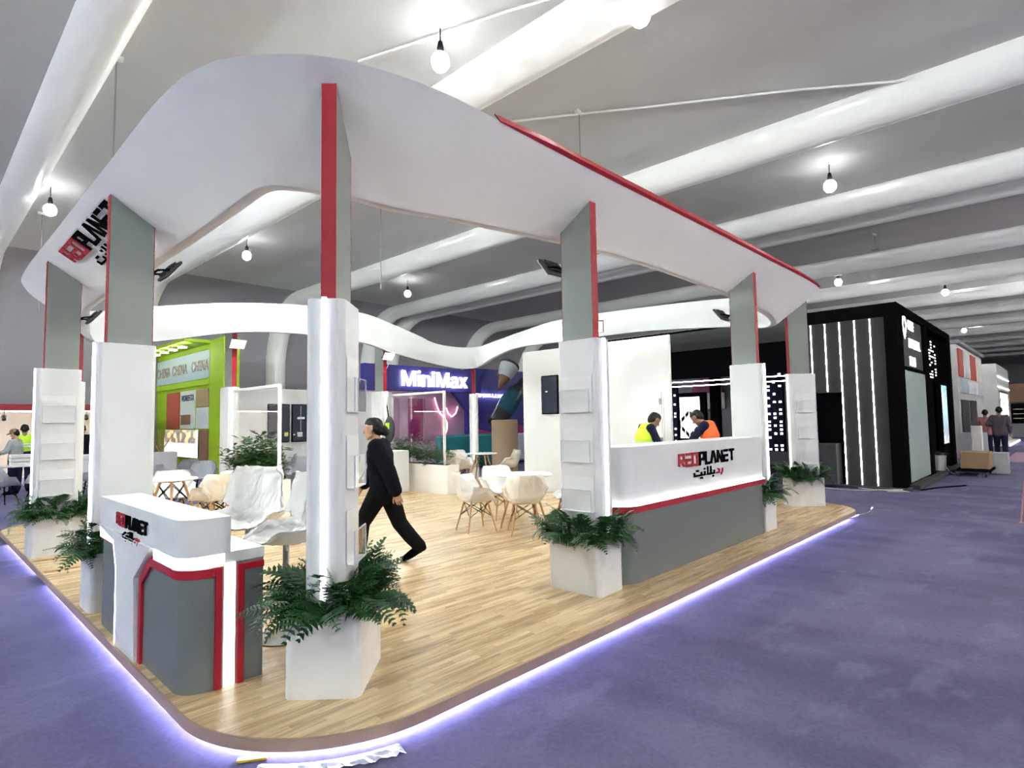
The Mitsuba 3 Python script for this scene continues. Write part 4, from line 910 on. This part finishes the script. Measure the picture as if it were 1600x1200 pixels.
person('man in a dark shirt with a cross strap walking past the far white stand', (24.4, -.75), .1, dict(anL=(.18, .095, .08), toL=(.33, .11, .03), knL=(.14, .09, .49), anR=(-.2, -.095, .12), toR=(-.06, -.11, .04), elL=(.05, .30, 1.12), wrL=(.18, .2, 1.1)), top='shirt_dark', legs='navy', skin='skin_dark', z=0, L=.04, s=1.08)
tr = thing('flat_trolley', 'black flat trolley loaded with cardboard boxes beside the black stand', 'trolley')
part(tr, 'deck', bx(17.8, 19.0, -.98, -.28, .12, .18, .01), 'black')
for x in (17.8, 18.8):
    for y in (-.88, -.32): part(tr, 'wheel', xf(lathe([(0, -.02), (.06, -.02), (.06, .02), (0, .02)], 12), frame((x, y, .06), (1, 0, 0), (0, 0, -1), (0, 1, 0))), 'dark_grey', 40)
single('cardboard_box', 'brown cardboard box on the flat trolley', 'box', bx(18.0, 18.85, -.95, -.35, .18, .60, .01), 'tan_box')
single('cardboard_box', 'pale grey crate at the right end of the flat trolley', 'box', bx(19.0, 19.5, -1.25, -.8, .0, .55, .01), 'chair_grey')
single('leaning_board', 'white board with a small print leaning behind the cardboard box', 'board', xf(cat(bx(-.02, .02, -.35, .35, 0, 1.0, .004)), frame((23.6, -.15, .02), (.95, 0, .3), (0, 1, 0), (-.3, 0, .95))), 'poster_white')
single('upright_carton', 'tall narrow pale carton standing behind the cardboard box', 'box', bx(22.6, 22.9, -.42, -.15, 0, 1.2, .01), 'warm_white')
rpst = thing('barrier_post', 'slim reddish barrier post at the right edge of the picture', 'post')
part(rpst, 'pole', tube((10.22, -1.90, .01), (10.45, -2.05, 1.3), .014, n=10), 'shirt_pink'); part(rpst, 'foot', lathe([(0, 0), (.035, 0), (.03, .015), (0, .02)], 16, (10.22, -1.90, 0)), 'shirt_pink', 40)

# ---- stand with black screens behind the left partition
tv = thing('exhibition_stand', 'white exhibition stand wall with two black screens behind the left partition', 'exhibition stand')
emit(part(tv, 'real_or_added_light_line', bx(4.7, 8.6, 11.0, 11.06, 3.80, 3.86), 'white'), 45.0, (1, 1, 1), .5); part(tv, 'unseen_lamp_arms', cat(*[tube((x, 12.05, 2.48), (x, 11.04, 3.82), .012, n=6) for x in (6.72, 8.5)]), 'white')  # unseen lamp line and arms behind the canopy, placed to brighten this wall
part(tv, 'wall', bx(4.3, 9.0, 12.0, 12.15, 0, 2.5, .01), 'white')
for a, b, lb_ in ((5.28, 5.84, 'left one of two black wall screens with small icons'), (5.90, 6.62, 'right one of two black wall screens with small icons')):
    s = thing('television', lb_ + ' behind the left partition', 'screen'); part(s, 'casing', bx(a, b, 11.96, 12.0, 1.15, 2.12, .006), 'black'); part(s, 'screen', bx(a + .02, b - .02, 11.955, 11.961, 1.17, 2.10), 'tv')
    for q, (dx, z, w, h, m_) in enumerate(((.20, 1.30, .07, .07, 'blue'), (.42, 1.30, .10, .10, 'poster_yellow')) if a < 5.5 else ((.14, 1.28, .14, .12, 'poster_white'), (.14, 1.73, .20, .06, 'poster_white'), (.225, 1.42, .02, .65, 'chair_grey'), (.03, 1.32, .06, .03, 'poster_white'))):
        part(s, 'icon', bx(a + dx, a + dx + w, 11.952, 11.9555, z, z + h), m_)
for (x, y, a, lb_) in ((5.15, 11.1, -1.7, 'grey shell chair in front of the left black screen'), (5.95, 11.5, -2.0, 'grey shell chair in front of the right black screen'), (4.75, 11.35, -1.3, 'grey shell chair behind the bushy plant of the left planter box')): chair(x, y, a, lb_, c='chair_grey', z=0, black=True)
person('seated person in dark sleeves holding a phone, behind the front corner column', (6.6, 10.45), 2.7, dict(pelvis=(0, 0, .52), waist=(-.02, 0, .66), chest=(-.03, 0, .87), neck=(-.02, 0, 1.04), head=(.03, 0, 1.18), shL=(-.02, .175, .99), shR=(-.02, -.175, .99), elL=(.14, .25, .76), elR=(.12, -.23, .76), wrL=(.36, .16, .80), wrR=(.34, -.14, .84),
       hipL=(.02, .09, .50), hipR=(.02, -.09, .50), knL=(.42, .11, .50), knR=(.42, -.11, .50), anL=(.40, .11, .08), anR=(.42, -.11, .08), toL=(.56, .12, .03), toR=(.58, -.12, .03)), top='suit', legs='navy', skin='skin', z=0, L=.04)
chair(6.62, 10.45, 2.7, 'grey shell chair under the seated person', c='chair_grey', z=0, black=True)
# ---- green stand
gs = thing('exhibition_stand', 'green exhibition stand with posters at the left behind the white stand', 'exhibition stand')
part(gs, 'pillar', bx(6.0, 6.5, 16.9, 18.1, 0, 4.45, .01), 'green'); part(gs, 'wall', bx(6.05, 6.5, 18.1, 24.0, 0, 4.45), 'green')
part(gs, 'sign_panel', bx(6.0, 6.05, 18.15, 23.9, 3.2, 4.15, .004), 'sky_panel'); part(gs, 'band', bx(5.99, 6.05, 18.1, 23.9, 2.98, 3.18, .004), 'green')
part(gs, 'canopy_edge', bx(5.2, 6.1, 18.1, 23.9, 4.35, 4.45), 'green')
Mg = lambda y, z: frame((5.998, y, z), (0, -1, 0), (0, 0, 1), (-1, 0, 0))
for y in (19.9, 22.0, 24.0 - .1): part(gs, 'lettering', xf(meshkit.text_mesh('CHINA', .36, .012), Mg(y - .05, 3.48)), 'letter_tan')
for i in range(6):
    y = 18.6 + .95 * i; sp = thing('spotlight', ('first', 'second', 'third', 'fourth', 'fifth', 'sixth')[i] + ' spotlight from the green pillar, over the pale blue panel', 'spotlight', 'spotlights of the green stand')
    part(sp, 'arm', tube((5.3, y, 4.36), (5.3, y, 4.22), .015, n=6), 'steel'); emit(part(sp, 'lamp', bx(5.2, 5.42, y - .12, y + .12, 4.17, 4.23, .01), 'white'), 14.0, (1, .98, .92), .4)
for (a, b, z0, z1, m_) in ((21.2, 22.6, 1.5, 2.85, 'poster_red'), (19.55, 21.0, 1.5, 2.85, 'poster_white'), (18.25, 19.35, 2.25, 2.85, 'card'), (18.25, 19.35, 1.5, 2.22, 'poster_white')): part(gs, 'poster', bx(6.0, 6.05, a, b, z0, z1, .004), m_)
part(gs, 'poster_lettering', xf(meshkit.text_mesh('NOREETA', .20, .01, bold=True), Mg(20.85, 2.5)), 'letter_navy'); part(gs, 'poster_photo', bx(5.992, 6.0, 19.9, 20.9, 1.65, 2.0), 'brown')
def food(p, n, uv):
    v = mikit.noise(p.y * 4.2, p.z * 5.5, 1); u = mikit.fbm(p.y * 9, p.z * 9, 4, 3); inside = mikit.smoothstep(.98, 1.02, p.z) * mikit.smoothstep(19.15, 19.2, p.y)
    c = mikit.mix((.08, .015, .01), (1.2, .80, .22), mikit.smoothstep(.50, .60, v)); c = mikit.mix(c, (1.0, .9, .75), mikit.smoothstep(.62, .75, u) * .5)
    return mikit.mix((1.0, 1.0, 1.0), c, inside) * 0.6
screen(gs, 'display_screen', (5.95, 18.95, .5), (5.95, 22.6, 1.47), food, 'lit display with a picture of flowers')
part(gs, 'lower_panel', bx(5.97, 6.04, 18.2, 18.9, .4, 1.47), 'brown')
for (x, y, a, lb_) in ((2.85, 11.3, -.6, 'large grey shell chair nearest the left planter box'), (3.75, 11.9, -2.2, 'grey shell chair below the flower display, middle one'), (3.7, 12.9, -2.6, 'grey shell chair at the foot of the green pillar'), (3.2, 13.2, -1.2, 'grey shell chair farthest back below the flower display')): chair(x, y, a, lb_, c='chair_grey', z=0, black=True)
vz = thing('twig_vase', 'grey box of bare twigs in front of the flower display', 'vase')
part(vz, 'box', bx(2.75, 3.35, 12.3, 12.7, 0, 1.02, .02), 'chair_grey')
rv = np.random.default_rng(3)
for i in range(6): part(vz, 'twig', tube((3.05, 12.5, 1.0), (3.05 + rv.uniform(-.35, .35), 12.5 + rv.uniform(-.15, .15), 1.45 + rv.uniform(0, .15)), .012, .006, n=5), 'brown')
# ---- dark blue stand
ms = thing('exhibition_stand', 'dark blue and pink exhibition stand with a glowing name sign behind the white stand', 'exhibition stand')
Y0 = 13.5
part(ms, 'fascia', bx(9.0, 14.0, Y0, Y0 + .25, 2.66, 3.50), 'mini_blue'); part(ms, 'blue_wall', bx(13.6, 19.0, Y0 + .3, Y0 + .5, .1, 3.62), 'mini_blue')
part(ms, 'brace', xf(prism(Polygon([(0, 0), (.9, 0), (.9, -.9)]), 0, .2), frame((12.7, Y0 + .25, 2.68), (1, 0, 0), (0, 0, 1), (0, -1, 0))), 'mini_blue')
part(ms, 'pink_wall', bx(9.0, 15.2, 15.4, 15.5, .1, 2.9), 'pink_light'); part(ms, 'floor_plate', bx(8.9, 19, 13.4, 16, 0, .1), 'lilac')
for (a, b, m_) in ((9.6, 10.1, 'magenta'), (10.6, 11.6, 'pink'), (12.05, 12.7, 'magenta'), (12.8, 13.6, 'pink')): part(ms, 'wall_panel', bx(a, b, 15.32, 15.4, .9, 2.5, .01), m_)
part(ms, 'roof', bx(9, 14, Y0 + .25, 15.5, 2.9, 2.98), 'white')
for i in range(4): emit(part(ms, 'ceiling_lamp', lathe([(0, 0), (.16, 0), (.16, .03), (0, .03)], 12, (9.7 + 1.1 * i, 14.5, 2.86)), 'white'), 9.0, (.97, .97, 1), .3)
tmx = meshkit.text_mesh('MiniMax', .50, .06, bold=True); tmx.apply_scale((1.08, 1, 1))
emit(part(ms, 'name_sign', xf(tmx, frame((10.32, Y0 - .02, 2.83), (1, 0, 0), (0, 0, 1), (0, -1, 0))), 'white'), 7.0, (1, 1, 1), .5)
gl = glyphs(0, 0, 2.3, .13, 14)
emit(part(ms, 'small_sign', xf(prism(gl, 0, .05), frame((13.35, Y0 + .25, 2.52), (1, 0, 0), (0, 0, 1), (0, -1, 0))), 'white'), 7.0, (1, 1, 1), .2)
for q in ([(13.2, 15.25, 2.55), (13.3, 15.25, 2.25), (13.44, 15.25, 1.96), (13.68, 15.25, 1.76), (13.82, 15.25, 1.55), (13.80, 15.25, 1.3), (13.66, 15.25, 1.03)], [(14.37, 15.25, 2.21), (14.26, 15.25, 1.93), (14.06, 15.25, 1.8), (13.88, 15.25, 1.92), (13.77, 15.25, 2.15)]):
    emit(part(ms, 'neon_line', path(q, .03), 'pink'), 3.0, (1, .45, .68), .2)
part(ms, 'magenta_base', xf(prism(Polygon([(0, 0), (4.4, 0), (4.4, 1.2), (3.2, .35), (2.2, .55), (1.0, .2), (0, .4)]), 0, .03), frame((13.9, Y0 + .3, .95), (1, 0, 0), (0, 0, 1), (0, -1, 0))), 'magenta')
part(ms, 'counter', bx(14.3, 17.2, 12.7, 13.3, .1, 1.12, .05), 'pale_blue'); part(ms, 'counter_edge', bx(16.0, 17.4, 12.6, 13.2, .35, .52, .03), 'blue')
part(ms, 'counter_mark', xf(prism(Point(0, 0).buffer(.28).union(Point(.35, .1).buffer(.2)), 0, .02), frame((16.8, 12.69, .85), (1, 0, 0), (0, 0, 1), (0, -1, 0))), 'magenta')
sf = thing('sofa', 'teal upholstered bench behind the middle glass screen', 'sofa'); part(sf, 'back', bx(11.4, 14.0, 12.8, 13.05, .1, 1.15, .08), 'teal'); part(sf, 'seat', bx(11.4, 14.0, 12.3, 12.8, .1, .5, .08), 'teal')
ic = thing('wall_figure', 'tilted giant ice cream cone figure on the dark blue wall', 'display figure')
Mi = frame((14.42, 13.0, 2.70), (.85, 0, -.53), (0, 1, 0), (.53, 0, .85))
part(ic, 'wafer', xf(lathe([(0, 0), (.34, 1.0), (0, 1.0)], 20, (0, 0, 0)), Mi), 'brown', 40); part(ic, 'wrapper', xf(lathe([(.27, .62), (.36, .62 + .42), (.385, 1.18), (.3, 1.2)], 20), Mi), 'chair_grey', 40); part(ic, 'lid', xf(lathe([(0, 1.16), (.39, 1.16), (.40, 1.24), (.3, 1.30), (0, 1.31)], 20), Mi), 'slat_grey', 40)
bt = thing('wall_figure', 'tilted giant dark bottle figure with a teal label on the dark blue wall', 'display figure')
Mt = frame((14.15, 12.9, 1.50), (.72, 0, -.69), (0, 1, 0), (.69, 0, .72))
part(bt, 'bottle', xf(lathe([(0, 0), (.30, 0), (.33, .1), (.33, .5), (.36, 1.1), (.30, 1.7), (.16, 2.0), (.14, 2.3), (0, 2.3)], 24), Mt), 'chrome_dark', 40); part(bt, 'label', xf(lathe([(.345, .55), (.372, 1.1), (.345, 1.5)], 24), Mt), 'bottle_label', 40)
ctb = thing('cardboard_tube', 'tall brown cardboard tube standing in front of the dark blue stand', 'tube'); part(ctb, 'tube', lathe([(0, 0), (.42, 0), (.42, 1.62), (.39, 1.64), (.36, 1.62), (.36, .05), (0, .05)], 28, (12.3, 10.6, 0)), 'card', 40)
bp = thing('backpack', 'dark backpack hanging at the middle glass partition behind the walking woman', 'bag')
part(bp, 'body', xf(trimesh.creation.icosphere(2), frame((6.62, 8.68, 1.45), (.10, 0, 0), (0, .16, 0), (0, 0, .30))), 'dark_grey', True); part(bp, 'patch', bx(6.50, 6.56, 8.58, 8.68, 1.45, 1.6, .01), 'hivis'); part(bp, 'strap', tube((6.62, 8.7, 1.7), (6.62, 8.78, 2.0), .012, n=6), 'black')
single('side_table', 'plain white cube table behind the walking woman', 'table', bx(6.15, 6.6, 7.9, 8.4, PT, 1.0, .02), 'white')
# ---- cream stand at the far left
rs = thing('exhibition_stand', 'cream exhibition stand with a dark red fascia at the far left', 'exhibition stand')
part(rs, 'fascia', bx(-6, 3.35, 19.0, 19.15, 2.12, 2.30), 'fascia_red'); part(rs, 'fascia_lettering', bx(1.55, 1.98, 18.98, 19.0, 2.19, 2.22), 'cream'); part(rs, 'back_wall', bx(-6, 3.35, 21.5, 21.6, 0, 2.3), 'cream'); part(rs, 'side_wall', bx(3.3, 3.4, 19.0, 21.6, 0, 2.3), 'cream'); part(rs, 'floor_plate', bx(-6, 3.4, 18.9, 21.6, 0, .06), 'lilac')
emit(part(rs, 'real_or_added_light_line', bx(-5.5, 3.2, 19.2, 19.3, 2.08, 2.12), 'white'), 14.0, (1, .80, .62), .5)  # light line added to brighten the cream wall in place of its spotlights
for x in (.95, 1.62, 2.85):
    sp = thing('spotlight', {.95: 'left', 1.62: 'middle', 2.85: 'right'}[x] + ' one of the dark spotlights under the red fascia of the cream stand', 'spotlight', 'spotlights of the cream stand'); part(sp, 'body', xf(lathe([(0, 0), (.05, 0), (.055, .14), (0, .15)], 12), frame((x, 19.08, 1.86), (1, 0, 0), (0, .8, -.6), (0, .6, .8))), 'dark_grey', 40); part(sp, 'arm', tube((x, 19.08, 2.12), (x, 19.08, 1.98), .012, n=6), 'steel')
person('man in a bright yellow hi-vis vest seen from behind at the cream stand', (1.16, 16.9), 1.5, None, top='navy', legs='navy', skin='skin_dark', vest='hivis', z=0, L=.04, s=1.02)
person('man in a grey shirt and dark red cap at the cream stand', (.92, 16.3), 2.6, dict(tilt=-.4, elL=(.1, .22, 1.1), wrL=(.3, .18, 1.05)), top='shirt_grey', legs='navy', skin='skin', hair='hair', cap='brown', z=0, L=.04, s=.95)
single('yellow_panel', 'bright yellow panel between the two left columns', 'panel', bx(2.72, 3.0, 17.0, 17.1, .9, 1.85, .01), 'yellow')
single('display_counter', 'red and pale counter below the yellow panel', 'counter', cat(bx(2.2, 3.3, 16.6, 16.9, 0, .75, .01), bx(2.15, 3.35, 16.55, 16.95, .75, .88, .01)), 'poster_white')
person('person in dark clothes standing beside the yellow panel', (2.42, 17.2), 1.2, None, top='suit', legs='navy', skin='skin_dark', z=0, L=.04, s=1.0)
lt = thing('bar_table', 'pale table at the left edge with a stack of white boxes', 'table'); part(lt, 'top', bx(-.3, 1.3, 14.9, 15.6, .72, .76, .01), 'white')
for (x, y) in ((-.2, 15.0), (1.2, 15.0), (-.2, 15.5), (1.2, 15.5)): part(lt, 'leg', tube((x, y, 0), (x, y, .72), .02, n=8), 'steel')
for i in range(3): single('white_box', ('lowest', 'middle', 'topmost')[i] + ' white flat box stacked on the pale table at the left edge', 'box', bx(.72, 1.28, 15.0, 15.4, .76 + .085 * i, .835 + .085 * i, .006), 'white_gloss')
for (x, y, a, lb_) in ((.45, 13.6, .5, 'grey shell chair with dark legs at the left edge, nearest'), (1.15, 13.9, -2.6, 'grey shell chair with dark legs between the left edge and the leftmost column'), (.2, 14.4, -.8, 'grey shell chair with dark legs at the left edge, farther back'), (1.95, 13.6, 2.6, 'pale grey shell chair seen between the two left columns')): chair(x, y, a, lb_, c='chair_grey', z=0, black=True)
# ---- small things on the carpet at the front
film = []
rf = np.random.default_rng(8)
ang = np.linspace(math.radians(218), math.radians(258), 30); V = []
for i, a in enumerate(ang):
    for j in range(4):
        r = .90 + .02 + .032 * j + (.02 * rf.uniform(-1, 1) if j == 3 else 0); V.append((.9 + r * math.cos(a), .9 + r * math.sin(a), .004 + .010 * rf.random() * (j > 0)))
single('protective_film', 'crumpled clear protective film on the carpet at the front corner of the platform', 'plastic film', trimesh.Trimesh(V, grid_faces(30, 4), process=False), 'film', False)
tp = (0.16, 0.40, 0.00)
single('tape_strip', 'yellow folded strip on the carpet at the bottom of the picture', 'tape', xf(bx(-.07, .07, -.02, .02, 0, .012, .003), rz(-.6, (tp[0], tp[1], .002))), 'tape')
